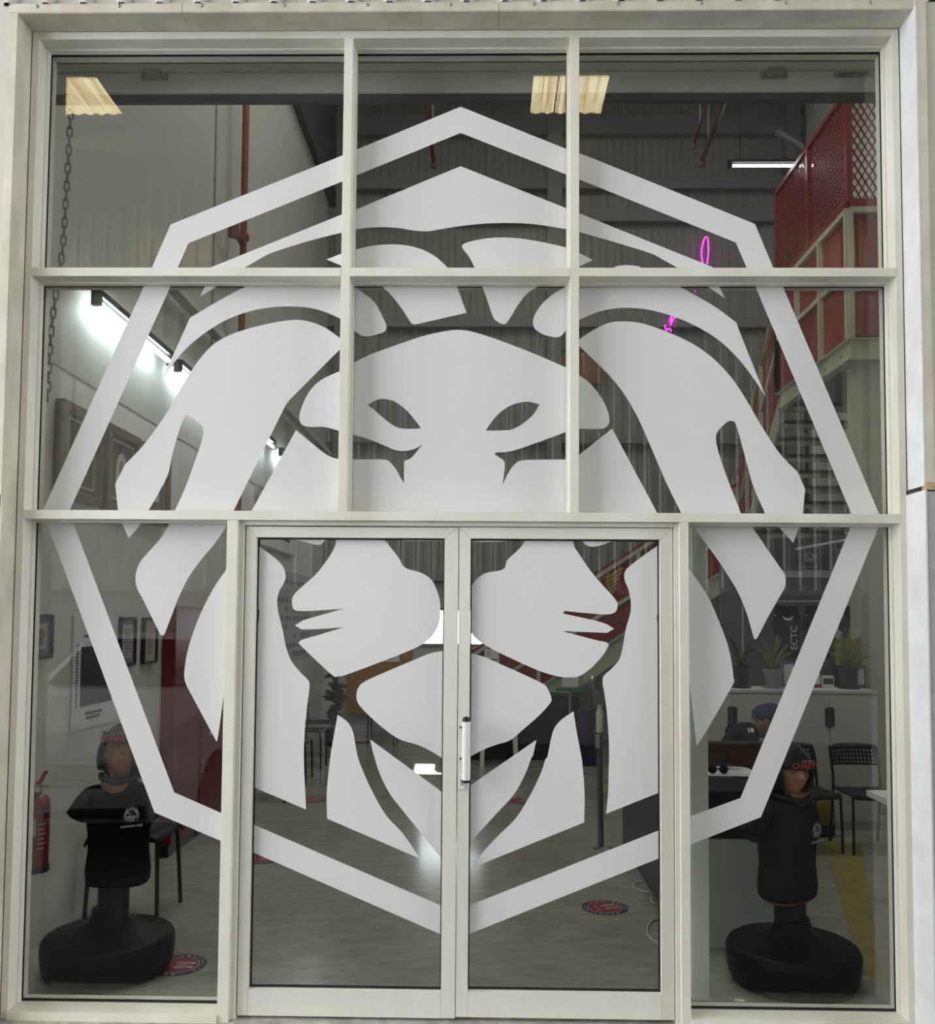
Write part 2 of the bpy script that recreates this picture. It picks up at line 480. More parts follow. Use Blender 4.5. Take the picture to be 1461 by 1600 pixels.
tr3 = thing('trim_3', 'white metal jamb flashing on the right of the glazing', 'trim', (1.72, WF, 0), kind='structure')
B(1.700, 1.740, WF-0.02, WF+0.006, 2.13, 4.079).build('flashing_face', FLASH, tr3)
B(1.698, 1.704, WF-0.022, -0.09, 2.13, 4.044).build('flashing_return', FLASHW, tr3)
B(1.690, 1.697, WF-0.044, -0.09, 0, 2.11).build('flashing_return', FLASHW, tr3)
B(1.700, 1.735, WF-0.04, WF, 2.105, 2.14).build('foam_filler', mat('foam_tan', (0.50, 0.36, 0.20), 0.9, noise=0.4, nscale=40), tr3)
tr4 = thing('trim_4', 'black sealant joint between the flashing and the window frame', 'trim', (0, -0.09, 4.04), kind='structure')
B(-1.90, 1.70, -0.095, -0.02, 4.038, 4.045).build('joint', DARKGAP, tr4)
B(-1.901, -1.894, -0.095, -0.02, 0, 4.04).build('joint', DARKGAP, tr4)
B(1.692, 1.700, -0.095, -0.02, 0, 4.04).build('joint', DARKGAP, tr4)

LZ_ = 7.55
# ---- lane: opposite wall, roof with backlit sheets (seen mirrored in the panes)
wo = thing('wall_opposite', 'ribbed metal wall across the lane mirrored in the glass', 'wall', (0, LANE_Y, 0), kind='structure')
ribbed(LANE_X0, LANE_X1, 2.0, 7.6, LANE_Y, 0.205, 0.030, 0.045, 1).build('cladding_sheet', mat('lane_sheet', (0.56, 0.55, 0.51), 0.34, metal=0.55), wo)
B(LANE_X0, LANE_X1, LANE_Y-0.2, LANE_Y-0.005, -0.1, 7.6).build('wall_core', mat('lane_wall', (0.42, 0.42, 0.40), 0.8), wo)
B(LANE_X0, LANE_X1, LANE_Y, LANE_Y+0.06, 1.95, 2.02).build('drip_trim', mat('lane_trim', (0.62, 0.61, 0.58), 0.6), wo)
LZ = 7.55
cl = thing('ceiling_lane', 'sheet roof over the lane with yellowed translucent sheets mirrored in the glass', 'ceiling', (0, -4, LZ), kind='structure')
SKL = [(-5.6, -4.30), (0.52, 0.79), (0.805, 1.35), (5.2, 6.4)]
LM = mat('lane_roof', (0.30, 0.29, 0.27), 0.8)
SY0, SY1 = -6.58, -5.60
B(LANE_X0, LANE_X1, SY1, -0.2, LZ, LZ+0.05).build('roof_sheet', LM, cl)
B(LANE_X0, LANE_X1, LANE_Y-0.2, SY0, LZ, LZ+0.05).build('roof_sheet', LM, cl)
ex = [LANE_X0] + [e for s in SKL for e in s] + [LANE_X1]
for i in range(0, len(ex), 2):
    B(ex[i], ex[i+1], SY0, SY1, LZ, LZ+0.05).build('roof_sheet', LM, cl)
def backlit():
    m = emit_mat('backlit_sheet_lane', (1.0, 0.80, 0.42), SKYLIGHT_OUT)
    nt = m.node_tree; bb = nt.nodes['Principled BSDF']
    tc = nt.nodes.new('ShaderNodeTexCoord'); mp = nt.nodes.new('ShaderNodeMapping'); mp.inputs['Scale'].default_value = (14, 0.5, 1)
    n = nt.nodes.new('ShaderNodeTexNoise'); n.inputs['Scale'].default_value = 1.6; n.inputs['Detail'].default_value = 5
    cr = nt.nodes.new('ShaderNodeValToRGB')
    cr.color_ramp.elements[0].position = 0.40; cr.color_ramp.elements[0].color = (0.62, 0.42, 0.18, 1)
    cr.color_ramp.elements[1].position = 0.6; cr.color_ramp.elements[1].color = (1, 0.90, 0.60, 1)
    nt.links.new(tc.outputs['Object'], mp.inputs[0]); nt.links.new(mp.outputs[0], n.inputs['Vector'])
    nt.links.new(n.outputs['Fac'], cr.inputs[0]); nt.links.new(cr.outputs[0], bb.inputs['Emission Color'])
    return m
BL_M = backlit()
for a, c in SKL:
    b = MB(); n = max(8, int((c-a)/0.035)); pr = [(a+(c-a)*i/n, LZ+0.012*math.cos(2*math.pi*i/4)) for i in range(n+1)]
    b.v = [(x, yy, z) for yy in (SY0, SY1) for x, z in pr]
    b.f = [(i, i+1, n+2+i, n+1+i) for i in range(n)]
    b.build('translucent_sheet', BL_M, cl)
for yy in (-1.4, -3.1, -4.9, -7.0):
    B(LANE_X0, LANE_X1, yy-0.05, yy+0.05, LZ-0.22, LZ).build('purlin', mat('lane_purlin', (0.33, 0.32, 0.30), 0.7), cl)

# ---- window frame grid
M1, M2, M3, M4 = (-0.589, -0.553), (0.347, 0.384), (-1.036, -0.993), (0.787, 0.823)
T1, T2 = (3.001, 3.037), (1.997, 2.034)
FY0, FY1 = -0.10, 0.06
wfr = thing('window_frame', 'beige aluminium frame grid of mullions and transoms around the panes', 'window frame', (-0.1, 0, 0), kind='structure')
def member(nm, *a): return B(*a).build(nm, FRAME, wfr, bevel=0.0015)
member('frame_jamb', -1.895, -1.867, FY0, FY1, 0.0, 4.04)
member('frame_jamb', 1.665, 1.693, FY0, FY1, 0.0, 4.04)
member('frame_head', -1.867, 1.665, FY0, FY1, 4.008, 4.04)
member('mullion', *M1, FY0, FY1, T2[1], 4.008)
member('mullion', *M2, FY0, FY1, T2[1], 4.008)
member('mullion', *M3, FY0, FY1, 0.0, T2[0])
member('mullion', *M4, FY0, FY1, 0.0, T2[0])
for a, c in ((-1.867, M1[0]), (M1[1], M2[0]), (M2[1], 1.665)):
    member('transom', a, c, FY0-0.002, FY1, *T1)
member('transom', -1.867, 1.665, FY0-0.002, FY1, *T2)
member('frame_sill', -1.867, M3[0], FY0-0.01, FY1, 0.0, 0.045)
member('frame_sill', M4[1], 1.665, FY0-0.01, FY1, 0.0, 0.052)
member('door_frame', M3[1], -0.972, -0.075, 0.05, 0.012, T2[0])
member('door_frame', 0.770, M4[0], -0.075, 0.05, 0.012, T2[0])
member('door_frame', -0.972, 0.770, -0.075, 0.05, 1.979, T2[0])

PANES = {
 'TL': (-1.867, M1[0], T1[1], 4.008, 0), 'TC': (M1[1], M2[0], T1[1], 4.008, 0), 'TR': (M2[1], 1.665, T1[1], 4.008, 0),
 'ML': (-1.867, M1[0], T2[1], T1[0], 0), 'MC': (M1[1], M2[0], T2[1], T1[0], 0), 'MR': (M2[1], 1.665, T2[1], T1[0], 0),
 'BL': (-1.867, M3[0], 0.045, T2[0], 0), 'BR': (M4[1], 1.665, 0.052, T2[0], 0),
 'DL': (-0.925, -0.157, 0.125, 1.930, -0.03), 'DR': (-0.050, 0.716, 0.128, 1.930, -0.03)}
def glaze(p, parent):
    x0, x1, z0, z1, yg = PANES[p]
    B(x0+0.002, x1-0.002, yg, yg+0.006, z0+0.002, z1-0.002).build('glass_pane', GLASS, parent)
    g = 0.005
    for a in ((x0, x1, z1-g, z1), (x0, x1, z0, z0+g), (x0, x0+g, z0+g, z1-g), (x1-g, x1, z0+g, z1-g)):
        B(a[0], a[1], yg-0.006, yg-0.0005, a[2], a[3]).build('gasket', GASKET, parent)
        B(a[0], a[1], yg+0.0065, yg+0.012, a[2], a[3]).build('gasket', GASKET, parent)
    if p[0] != 'D':
        w = 0.007
        for a in ((x0, x1, z1-w, z1), (x0, x0+w, z0, z1-w), (x1-w, x1, z0, z1-w)):
            B(a[0], a[1], yg-0.035, yg-0.0065, a[2], a[3]).build('glazing_bead', FRAME, parent)
WL = {'TL': 'large top left window pane of the glazed front', 'TC': 'top middle window pane of the glazed front', 'TR': 'large top right window pane of the glazed front',
      'ML': 'middle row left window pane over the left sidelight', 'MC': 'centre window pane carrying the eyes of the lion', 'MR': 'middle row right window pane over the right sidelight',
      'BL': 'tall sidelight pane left of the doors', 'BR': 'tall sidelight pane right of the doors'}
for i, p in enumerate(('TL', 'TC', 'TR', 'ML', 'MC', 'MR', 'BL', 'BR')):
    x0, x1, z0, z1, _ = PANES[p]
    w = thing('window_%d' % (i+1), WL[p], 'window', ((x0+x1)/2, 0, z0), kind='structure')
    glaze(p, w)

# ---- double doors
def leaf(name, p, x0, x1, z0, z1, label):
    gx0, gx1, gz0, gz1, yg = PANES[p]
    d = thing(name, label, 'door', ((x0+x1)/2, -0.06, z0), kind='structure')
    Y0, Y1 = -0.062, -0.012
    # mitred stiles and head, square bottom rail
    def plate(nm, pts): MB().poly([[(x, Y0, z) for x, z in pts]], Y1-Y0, (0, 1, 0)).build(nm, FRAME2, d, bevel=0.001)
    e = 0.0006
    plate('stile', [(x0, z0), (gx0-e, z0), (gx0-e, gz1), (x0, z1)])
    plate('stile', [(gx1+e, z0), (x1, z0), (x1, z1), (gx1+e, gz1)])
    plate('top_rail', [(gx0, gz1+e), (gx1, gz1+e), (x1-e, z1), (x0+e, z1)])
    plate('bottom_rail', [(gx0, z0), (gx1, z0), (gx1, gz0), (gx0, gz0)])
    glaze(p, d)
    return d
d1 = leaf('door_1', 'DL', -0.968, -0.1005, 0.024, 1.975, 'left leaf of the beige aluminium double door')
d2 = leaf('door_2', 'DR', -0.0975, 0.767, 0.030, 1.977, 'right leaf of the beige aluminium double door with the pull handle')
B(-0.1085, -0.1005, -0.064, -0.05, 0.03, 1.97).build('meeting_strip', FRAME2, d1)
h = MB().lathe([(0.0165, 0.972), (0.0165, 1.200)], (-0.0615, -0.135, 0), 20).build('pull_handle', WHITEP, d2, smooth=50)
MB().lathe([(0.017, 1.200), (0.017, 1.206), (0.013, 1.215), (0.003, 1.219)], (-0.0615, -0.135, 0), 20).build('end_cap', BLACKP, h, smooth=60)
MB().lathe([(0.003, 0.958), (0.013, 0.962), (0.017, 0.968), (0.017, 0.972)], (-0.0615, -0.135, 0), 20).build('end_cap', BLACKP, h, smooth=60)
for z in (1.17, 1.045):
    k = B(-0.094, -0.072, -0.072, -0.062, z-0.011, z+0.011).build('handle_bracket', FRAME2, d2, bevel=0.001)
    MB().lathe([(0.005, -0.0725), (0.005, -0.0735)], (-0.084, 0, z), 12, 'y').build('screw', BLACKP, k)
    MB().bar((-0.076, -0.068, z), (-0.0615, -0.135, z), 0.012, 0.014).build('handle_stem', WHITEP, d2)
k = B(-0.092, -0.066, -0.070, -0.062, 0.922, 0.98).build('lock_plate', WHITEP, d2, bevel=0.002)
MB().lathe([(0.0055, -0.071), (0.0055, -0.0745)], (-0.079, 0, 0.960), 14, 'y').box(-0.0815, -0.0765, -0.0745, -0.071, 0.940, 0.958).build('lock_cylinder', STEEL, k)

# ================================================================== LION DECAL
DECALS = [
 ('border_strip','TL',"266.4,351c 560,233c 560,273.5c 294.4,380.2c 270,436c 230,436c"),
 ('border_strip','TC',"535,243c 719.8,166.9c 900,239c 900,278.7c 719.8,207.8c 535,283c"),
 ('border_strip','TR',"890,233c 1179.5,350c 1215.5,436c 1174.3,436c 1149.6,379c 890,274.4c"),
 ('border_strip','ML',"238,418c 279.6,418c 104,808.5c 62.3,808.5c"),
 ('border_strip','MR',"1167.6,418c 1210.6,418c 1376,809c 1333,809c"),
 ('border_strip','BL',"70.8,810.5c 112,810c 272.3,1238c 370,1281c 370,1324.5c 241.5,1269.5c"),
 ('border_strip','BR',"1378,810c 1334.3,810c 1157,1246.8c 1055,1284c 1055,1328.6c 1188.9,1276.7c"),
 ('border_strip','DL',"365,1275c 711,1424.3c 711,1469.6c 365,1318.5c"),
 ('border_strip','DR',"711,1423.5c 1060,1285.3c 1060,1329c 711,1468c"),
 ('mane_lock','TL',"283.6,436.6c 332.7,416.6c 540.4,332.7c 540.4,361.4c 531.6,364.1c 479.1,377.5 425.5,394.8 406.3,404.4 385.2,416.6c 360.3,433.1c"),
 ('mane_lock','TL',"509.8,405.5c 540.4,394c 540.4,417.8c"),
 ('forehead_crest','TC',"537.8,335c 719.8,259.8c 899.9,331.5c 899.9,361.1c 884.1,358c 840.1,351.1 799.1,348.6 758.2,349.5 720.4,353.3 688.9,358.3 666.9,361.5 641.7,359.6 625.9,356.7 603.9,355.2 581.9,355.5 556,358.3c 537.8,362.1c"),
 ('mane_lock','TC',"537.8,395.2c 554.5,390.4c 581.9,384.1 613.4,381.9 638.5,384.1 660.6,390.4 679.5,400.5 692.1,410.9 699.9,418.8c 709.4,432.9c 537.8,432.9c"),
 ('mane_lock','TC',"748.1,432.9c 741.8,418.8c 733,401.4 722.9,387.9 724.2,381.6 739.3,376.3 764.5,372.2 789.7,371.2 818,373.4 852.6,379.4 884.1,386.6c 903,391.4c 903,432.9c"),
 ('mane_lock','TR',"891.9,328.1c 1110.7,416.4c 1142.5,431.5c 1086.8,435.5c 1055,416.4c 1039.1,407.6 1019.2,396.9 991.3,387.7 951.6,375.8 909.8,363.9c 891.9,358.7c"),
 ('mane_lock','TR',"895.9,390.9c 926.5,406.4c 895.9,420.7c"),
 ('mane_lock','TR',"955.6,425.5c 961.5,416.4c 969.5,414.8 981.4,414.4 993.3,415.6 999.3,416.4c 1007.3,425.5c"),
 ('mane_lock','ML',"327.7,430.7c 320.8,446c 313.1,463.2c 341.1,446c 364.1,430.7c"),
 ('mane_lock','ML',"414,430.7c 387.1,446c 345,468.2 297,496.6c 264.5,568.6c 254.9,591.6c 268.3,571.3 291.3,544.5 318.1,521.9 352.6,500.4 391,486.2 429.3,479.7 459.9,479 486.8,481.6 509.8,488.2 528.9,496.6c 544.3,503.5c 544.3,430.7c"),
 ('mane_lock','ML',"544.3,537.2c 528.9,526.5c 509.8,513.1 490.6,504.6 471.4,500.4 452.3,500.4 421.6,505.4 383.3,515 352.6,526.5 329.6,541.8 306.6,568.6 283.6,605.1 260.6,645.3 226.1,693.2 195.5,725.8c 180.1,756.5c 184,793.6c 185.5,806.3c 226.1,806.3c 234.6,793.6c 249.1,768 262.6,741.1 270.2,706.6 281.7,668.3 289.4,649.1c 293.2,648 299,652.2 311.2,661.4 317.7,669.5 316.2,685.6 302.8,725.8 289.4,762.2 275.2,793.6c 269.5,806.3c 361.1,806.3c 366,795.9c 446.5,632.7c 454.2,623.1c 544.3,532.6c"),
 ('ear','ML',"548.1,573.2c 528.9,580.9c 502.1,593.6 482.9,612.7 469.5,641.5 468.4,656.8 473.4,664.5 486.8,667.2 505.9,667.2 528.9,672.9c 548.1,677.5c"),
 ('cheek','ML',"462.6,672.1c 388.3,807.1c 548.1,807.1c 548.1,721.2c 527,717c 513.6,712.4 498.3,701.6c"),
 ('ear','MC',"537.8,436.2c 554.2,448.2c 572.4,461.4 586.6,474 596,491.3 603.6,508.6 602,517.1 594.5,520.9 578.7,525 566.1,525 554.2,517.1c 537.8,503.9c"),
 ('forehead_lock','MC',"585.6,436.2c 596,446.6c 610.2,459.8 622.8,475.6 633.8,491.3 642.3,504.5 647.4,507.1 657.4,505.2 728.9,488.8c 713.5,446.6c 709.7,436.2c"),
 ('forehead_lock','MC',"749.7,436.2c 752.8,446.6c 761.3,469.3 770.8,496 777.1,502.3 784.9,506.4 790.3,505.5 797.5,496 810.1,475.6 824.3,458.2 842.6,446.6c 858.9,436.2c"),
 ('ear','MC',"899.9,437.8c 882.6,448.8c 862.1,461.4 846.3,475.6 835.3,492.9 832.8,505.5 836.9,514.9 849.5,522.8 866.8,526.9 876.3,525 881.9,519c 899.9,500.8c"),
 ('face','MC',"534.6,574.1c 554.2,565.9c 581.9,552.7 625.9,537 663.7,524.4 701.5,516.5 720.4,515.6 739.3,518.7 777.1,530.7 830.6,551.1 881.9,573.2c 899.9,580.4c 899.9,668.6c 880.4,676.4c 840.1,691.2 808.6,702.3 789.7,706.4 775.5,706.7c 772.7,710.1c 784.9,718 788.7,724.3 788.1,736.9 785.3,758c 792.8,741.6 802.3,727.5 811.7,720.5 827.5,718.6 880.4,718c 899.9,718c 899.9,818.8c 534.6,818.8c 534.6,718c 552.9,718c 597.6,718 608.6,721.8 618.1,732.2 625.9,746.3 631.3,754.8c 631.6,720.5c 643.3,714.9 652.7,703.8 660.6,694.4c 648,701.3 632.2,704.8 616.5,702.9 603.9,697.5 578.7,687.2 552.9,679.3c 534.6,673.3c","574,633c 588.2,625.1 600.8,623.6 616.5,627.3 632.2,638.4 644.8,651.9 658.1,669.2c 641.7,670.2 625.9,669.2 613.4,663.9 597.6,651.9 585,640.9","758.8,673c 767.6,659.8 780.2,645.6 796,634.6 811.7,629.2 827.5,628 842.9,632.1c 833.8,647.2 818,661.3 802.3,670.2 789.7,672.4"),
 ('mane_lock','MR',"888,431.8c 1031.1,431.8c 1055,444.5c 1086.8,461.6 1118.6,480.3 1150.4,504.2c 1166.3,545.2 1196.2,619.5c 1174.3,586.9 1150.4,557.1 1122.6,531.2 1090.8,511.3 1055,495.4 1015.2,484.3 983.4,481.1 955.6,482.7 931.7,488.3 907.8,498.6c 888,508.2c"),
 ('mane_lock','MR',"1078,431.8c 1100.7,444.5c 1132.5,466c 1122.6,444.5c 1116.6,431.8c"),
 ('mane_lock','MR',"888,544c 907,529.2c 927.7,515.3 951.6,504.6 975.4,502.2 1003.3,505.4 1039.1,517.3 1078.8,535.2 1110.7,557.1 1138.5,584.9 1162.4,618.7 1190.2,666.4 1218,708.2 1245.9,737.2c 1257.8,763.9c 1255,796.9c 1253.8,809.6c 1198.1,809.6c 1193,796.9c 1176.3,757.9 1164.3,714.2 1151.6,668.4 1147.2,659.3 1140.9,657.7 1134.5,660.5 1122.6,672.4 1118.6,684.3 1122.6,706.2 1134.5,742 1155.6,796.9c 1160.8,809.6c 1068.1,809.6c 1062.1,796.9c 1039.1,750 1015.2,694.3 991.3,642.6 959.5,594.9 907,542.4c 888,523.3c"),
 ('ear','MR',"888,571c 905.8,586.9c 923.7,600.8 941.6,624.7 950.8,646.6 951.6,660.5 945.6,668.4 931.7,670.4 905.8,669.6c 888,669.6c"),
 ('cheek','MR',"956.4,669.6c 1031.1,809.6c 888,809.6c 888,724.5c"),
 ('mane_lock','BL',"183.4,800.5c 191.6,819.7c 200.7,840.8c 219.8,819.7c 231.3,806c"),
 ('mane_lock','BL',"273.8,804.6c 263.4,820.5c 251.9,840.2 232.7,862.1 219,878.6 212.2,897.7 213.6,916.9 224.5,938.8 249.7,989.4 253.5,992.2 257.4,989.7 269.7,958 279.3,933.3 295.7,900.5 317.6,870.3 334,851.2 354.6,821.1c 364.1,804.6c"),
 ('mane_lock','BL',"372.3,867.1c 356.7,886.2c 336.8,914.2 317.6,949.7 303.9,982.6 293,1018.2 288,1051 290.2,1067.5 301.2,1089.4 338.7,1159.2c 342.2,1141.4 351.3,1070.8c 372.3,971.6c"),
 ('mane_lock','BR',"1070.3,807.4c 1083.2,823.2c 1109.2,857.8 1129.3,886.6 1152.4,924.1 1166.8,958.7 1177.2,994.7 1180.6,998.2 1184.1,994.7 1201.4,961.6 1224.4,921.2 1227.3,909.7 1225.9,898.2 1212.9,878 1198.5,857.8 1189.9,844.8 1174.9,823.2c 1163.9,807.4c"),
 ('mane_lock','BR',"1204.3,807.4c 1216.7,823.2c 1239.4,848.3c 1249.2,823.2c 1255.6,807.4c"),
 ('mane_lock','BR',"1060.2,866.5c 1076.9,889.5c 1103.4,927 1120.7,964.4 1135.1,1001.9 1142.3,1030.7 1146.1,1059.5 1144.3,1071.1 1106.3,1137.3 1088.4,1165.3c 1083.2,1120.1 1077.5,1068.2c 1060.2,964.4c"),
 ('nose_edge','DL',"435.8,832c 455,840.8c 476.9,847.1 496.6,851.2 504.3,848.4 509.7,840.8c 515.2,832c"),
 ('nose_edge','DL',"602.8,832c 616.5,840.8c 630.2,844.3 649.4,845.2 706.9,845.2c 706.9,832c"),
 ('cheek_column','DL',"386.5,838.9c 402.4,851.7c 427.6,870.3 441.3,884 446.2,897.7 444,910 435.8,925.1 433.1,941.5 435.8,960.7 441.3,982.6 446.8,1010 455,1031.9 468.7,1049.7 481,1062 483.7,1071.6 481,1094.9 476.9,1133.2 475.2,1163.3 474.7,1180 475.5,1207.4 478.3,1264.9c 394.8,1229.3c 390.9,1180c 396.1,1094.9c 398,1007.2c 401.6,988.1 405.7,958 405.2,953 400.8,950.3c 386.5,948.4c"),
 ('muzzle','DL',"527,832c 526.2,840.8c 522.1,856.7 509.7,877.2 493.3,897.7 468.7,919.6 457.7,932 456.4,941.5 457.7,949.7 463.2,953.9 482.4,954.7 537.7,951.1c 504.3,960.2 474.2,968.9c 460.5,977.1c 470.9,983.4c 493.3,983.1 537.1,980.1c 504.3,990.3 474.2,999 468.1,1003.1 470,1008.6 518,1053.8 528.9,1056.5 539.9,1054.6 586.4,1037.4 635.7,1018.2 663.1,1004.5 679.5,988.1 687.2,968.9 687.7,944.3 683.6,925.1 674,905.9 657.6,895 637.1,889 628.8,882.7 622,870.3 598.7,840.8c 593.3,832c"),
 ('mouth','DL',"709.6,1016c 693.2,1017.1c 674,1020.4 654.9,1027.8 575.5,1062 560.4,1074.3 557.1,1086.6 560.4,1100.3 578.2,1119.5 600.1,1138.7 624.7,1155.1 654.9,1164.7 676.8,1175.6 691.3,1185.2c 709.6,1196.2c"),
 ('chin_fang','DL',"527.5,1116.8c 542.6,1127.7 550.8,1141.4 554.9,1160.6 559,1182.5 567.2,1204.6 580.9,1234.8 602.8,1273.1 630.2,1303.2 656.2,1341.5c 511.1,1279.1c 510.8,1234.8 516.6,1180 519.3,1163.3"),
 ('chin','DL',"578.2,1155.1c 691.3,1238c 709.6,1251.7c 709.6,1366.2c 691.3,1344.3c 682.2,1332 654.9,1297.7 630.2,1267.6 608.3,1238.9 593.3,1208.7 585,1182.7 580.9,1167.7"),
 ('nose_edge','DR',"723.1,831.7c 723.1,846.7c 735.2,846.7c 766.2,847 786.4,846.1 800.7,842.1c 815.1,831.7c"),
 ('nose_edge','DR',"902.8,831.7c 908.5,842.1c 914.3,850.4 924.4,854.2 938.7,851.9 964.6,842.7c 984.7,834.6c"),
 ('muzzle','DR',"825.2,831.7c 820.9,842.1c 815.1,853.3 803.6,864.8 792.1,876.3 789.2,886.4 780.6,891.5 760.5,895 746.1,903.6 737.5,915.1 734.6,926.6c 733.5,981.2c 740.4,994.2 754.7,1005.7 777.7,1018.6 823.7,1040.2 852.5,1051.7 875.5,1057.4 892.7,1058.3 907.1,1055.4 924.4,1043 941.6,1024.4 950.2,1010 950.2,1005.7 944.5,1002.8 930.1,999.9 878.4,986.1c 915.7,987.6 948.8,988.7c 959.4,982.4c 948.8,975.5c 930.1,969.7 880.4,958.8c 881.2,954.5c 910,957.4 938.7,959.7 953.1,959.7 961.7,955.9 964.6,948.2 961.7,936.7 935.9,907.9 918.6,886.4 904.2,864.8 898.5,856.2 894.2,842.1c 892.2,831.7c"),
 ('cheek_column','DR',"1045.1,840.4c 1030.7,850.4c 1002,870.6 981.8,886.4 976.1,895 976.1,906.5 981.8,920.9 985.6,941 984.7,958.2 977.5,984.1 973.2,1010 967.5,1030.1 956,1044.5 944.5,1054.5 941.6,1064.6 944.5,1084.7 948.8,1119.2 951.1,1153.7 951.7,1182.5 951.1,1200.1 950.2,1237.5 947.1,1271.4c 1029.9,1238.4c 1034.2,1200.1c 1036.5,1096.2c 1031.3,1008.5c 1028.4,981.2 1026.1,964 1028.4,959.7 1031.3,958.2c 1045.1,956.8c"),
 ('mouth','DR',"720.2,1017.2c 735.2,1020.6c 754.7,1025.8 774.9,1034.4 843.9,1066 855.4,1076.1 861.7,1091.9 858.2,1100.5 841,1119.2 818,1139.3 797.9,1156 774.9,1163.8 754.7,1171.5 735.2,1181.9c 720.2,1189.6c"),
 ('chin_fang','DR',"896.2,1111.5c 878.4,1123.5 866.9,1136.5 861.1,1153.7 855.4,1182.5 852.5,1185.7 845.3,1207.3 829.5,1240.4 806.5,1277.7 780.6,1303.6 756.2,1329.5 737.5,1355.9c 912.9,1284.9c 913.4,1237.5 910,1194.4 908.5,1182.5 901.4,1145.1"),
 ('chin','DR',"838.1,1156c 832.4,1182.5 830.9,1182.9 820.9,1208.7 803.6,1240.4 774.9,1272 749,1300.7 733.2,1320.9c 717.4,1341c 717.4,1238.9c 733.2,1228.3c"),
]

def path(s):
    pts = []
    for tok in s.split():
        c = tok.endswith('c'); a, q = tok.rstrip('c').split(',')
        pts.append((float(a), float(q), c))
    n = len(pts); k = next((i for i, p in enumerate(pts) if p[2]), None)
    if k is None: return [(p.x, p.y) for p in catmull([(a, q, 0) for a, q, _ in pts], 5, True)]
    pts = pts[k:]+pts[:k]+[pts[k]]
    out = []; seg = [pts[0]]
    for p in pts[1:]:
        seg.append(p)
        if p[2]:
            if len(seg) == 2: out.append(seg[0][:2])
            else: out += [(v.x, v.y) for v in catmull([(a, q, 0) for a, q, _ in seg], 5)[:-1]]
            seg = [p]
    return out
def clip(poly, x0, x1, z0, z1):
    for ax, lim, sg in ((0, x0, 1), (0, x1, -1), (1, z0, 1), (1, z1, -1)):
        out = []
        for i in range(len(poly)):
            p, q = poly[i-1], poly[i]
            ip, iq = sg*(p[ax]-lim) >= 0, sg*(q[ax]-lim) >= 0
            if ip != iq:
                t = (lim-p[ax])/(q[ax]-p[ax]); out.append((p[0]+(q[0]-p[0])*t, p[1]+(q[1]-p[1])*t))
            if iq: out.append(q)
        poly = out
        if not poly: break
    o = []
    for p in poly:
        if not o or abs(p[0]-o[-1][0])+abs(p[1]-o[-1][1]) > 1e-5: o.append(p)
    return o
lion = thing('lion_decal', 'large white vinyl lion head inside a heptagon across the panes', 'decal', (-0.1, 0, 0.3))
LION2D = []
for dcl in DECALS:
    nm, pn = dcl[:2]; x0, x1, z0, z1, yg = PANES[pn]; g = 0.003
    loops = []
    for s in dcl[2:]:
        lp = [at(px, py, y=yg) for px, py in path(s)]
        lp = clip([(v.x, v.z) for v in lp], x0+g, x1-g, z0+g, z1-g)
        if len(lp) > 2: loops.append(lp)
    if not loops: continue
    LION2D.append(loops)
    MB().poly([[(x, yg-0.0008, z) for x, z in l] for l in loops], 0.0005, (0, 1, 0)).build(nm, VINYL, lion)
def lion_logo(M, size, m, parent, name='lion_print', world=True):
    """small printed version of the emblem, centred, M maps (u, 0, v)"""
    b = MB(); s = size/3.4
    for loops in LION2D:
        lo = [[M @ Vector(((x+0.1)*s, 0, (z-2.02)*s)) for x, z in l[::2] if True] for l in loops]
        lo = [l for l in lo if len(l) > 2]
        if lo: b.poly(lo, 0.0003, (M.to_3x3() @ Vector((0, 1, 0))).normalized())
    return b.build(name, m, parent, world=world)

# ================================================================== THINGS OF THE HALL
# ---- rolled up shutter behind the top panes
sh = thing('roller_shutter', 'grey steel roller shutter rolled up behind the top panes', 'shutter', (-0.1, 0.3, 3.97))
SHM = mat('shutter_steel', (0.50, 0.50, 0.47), 0.45, noise=0.12, nscale=6)
B(-2.08, 2.05, 0.285, 0.315, 3.968, 4.0).build('rubber_seal', mat('shutter_seal', (0.05, 0.05, 0.048), 0.8), sh)
B(-2.08, 2.05, 0.275, 0.325, 4.0, 4.095).build('bottom_bar', SHM, sh, bevel=0.004)
slat = MB()
slat.rings([[(x, 0.285, 4.098), (x, 0.278, 4.106), (x, 0.278, 4.140), (x, 0.292, 4.152), (x, 0.305, 4.152), (x, 0.305, 4.098)] for x in (-2.08, 2.05)])
s0 = slat.build('slat', SHM, sh)
for k in range(1, 8): share(s0, 'slat', sh, (0, 0, 0.056*k))
for x in (-1.52, 1.305):
    hb = B(x-0.062, x+0.062, 0.270, 0.275, 4.062, 4.094).build('handle_plate', STEEL, sh)
    MB().tube([(x-0.05, 0.27, 4.074), (x-0.045, 0.245, 4.080), (x-0.03, 0.235, 4.086), (x+0.03, 0.235, 4.086), (x+0.045, 0.245, 4.080), (x+0.05, 0.27, 4.074)], 0.007, 8).build('handle_grip', STEEL, hb, smooth=60)
lp = B(1.575, 1.75, 0.268, 0.275, 4.065, 4.100).build('latch_plate', STEEL, sh)
MB().lathe([(0.007, 0), (0.007, 0.12)], (1.60, 0.262, 4.084), 10, 'x').build('slide_bolt', STEEL, lp, smooth=50)
for x in (1.64, 1.72): MB().lathe([(0.009, 0.262), (0.009, 0.256)], (x, 0, 4.084), 10, 'y').build('bolt_guide', STEEL, lp)

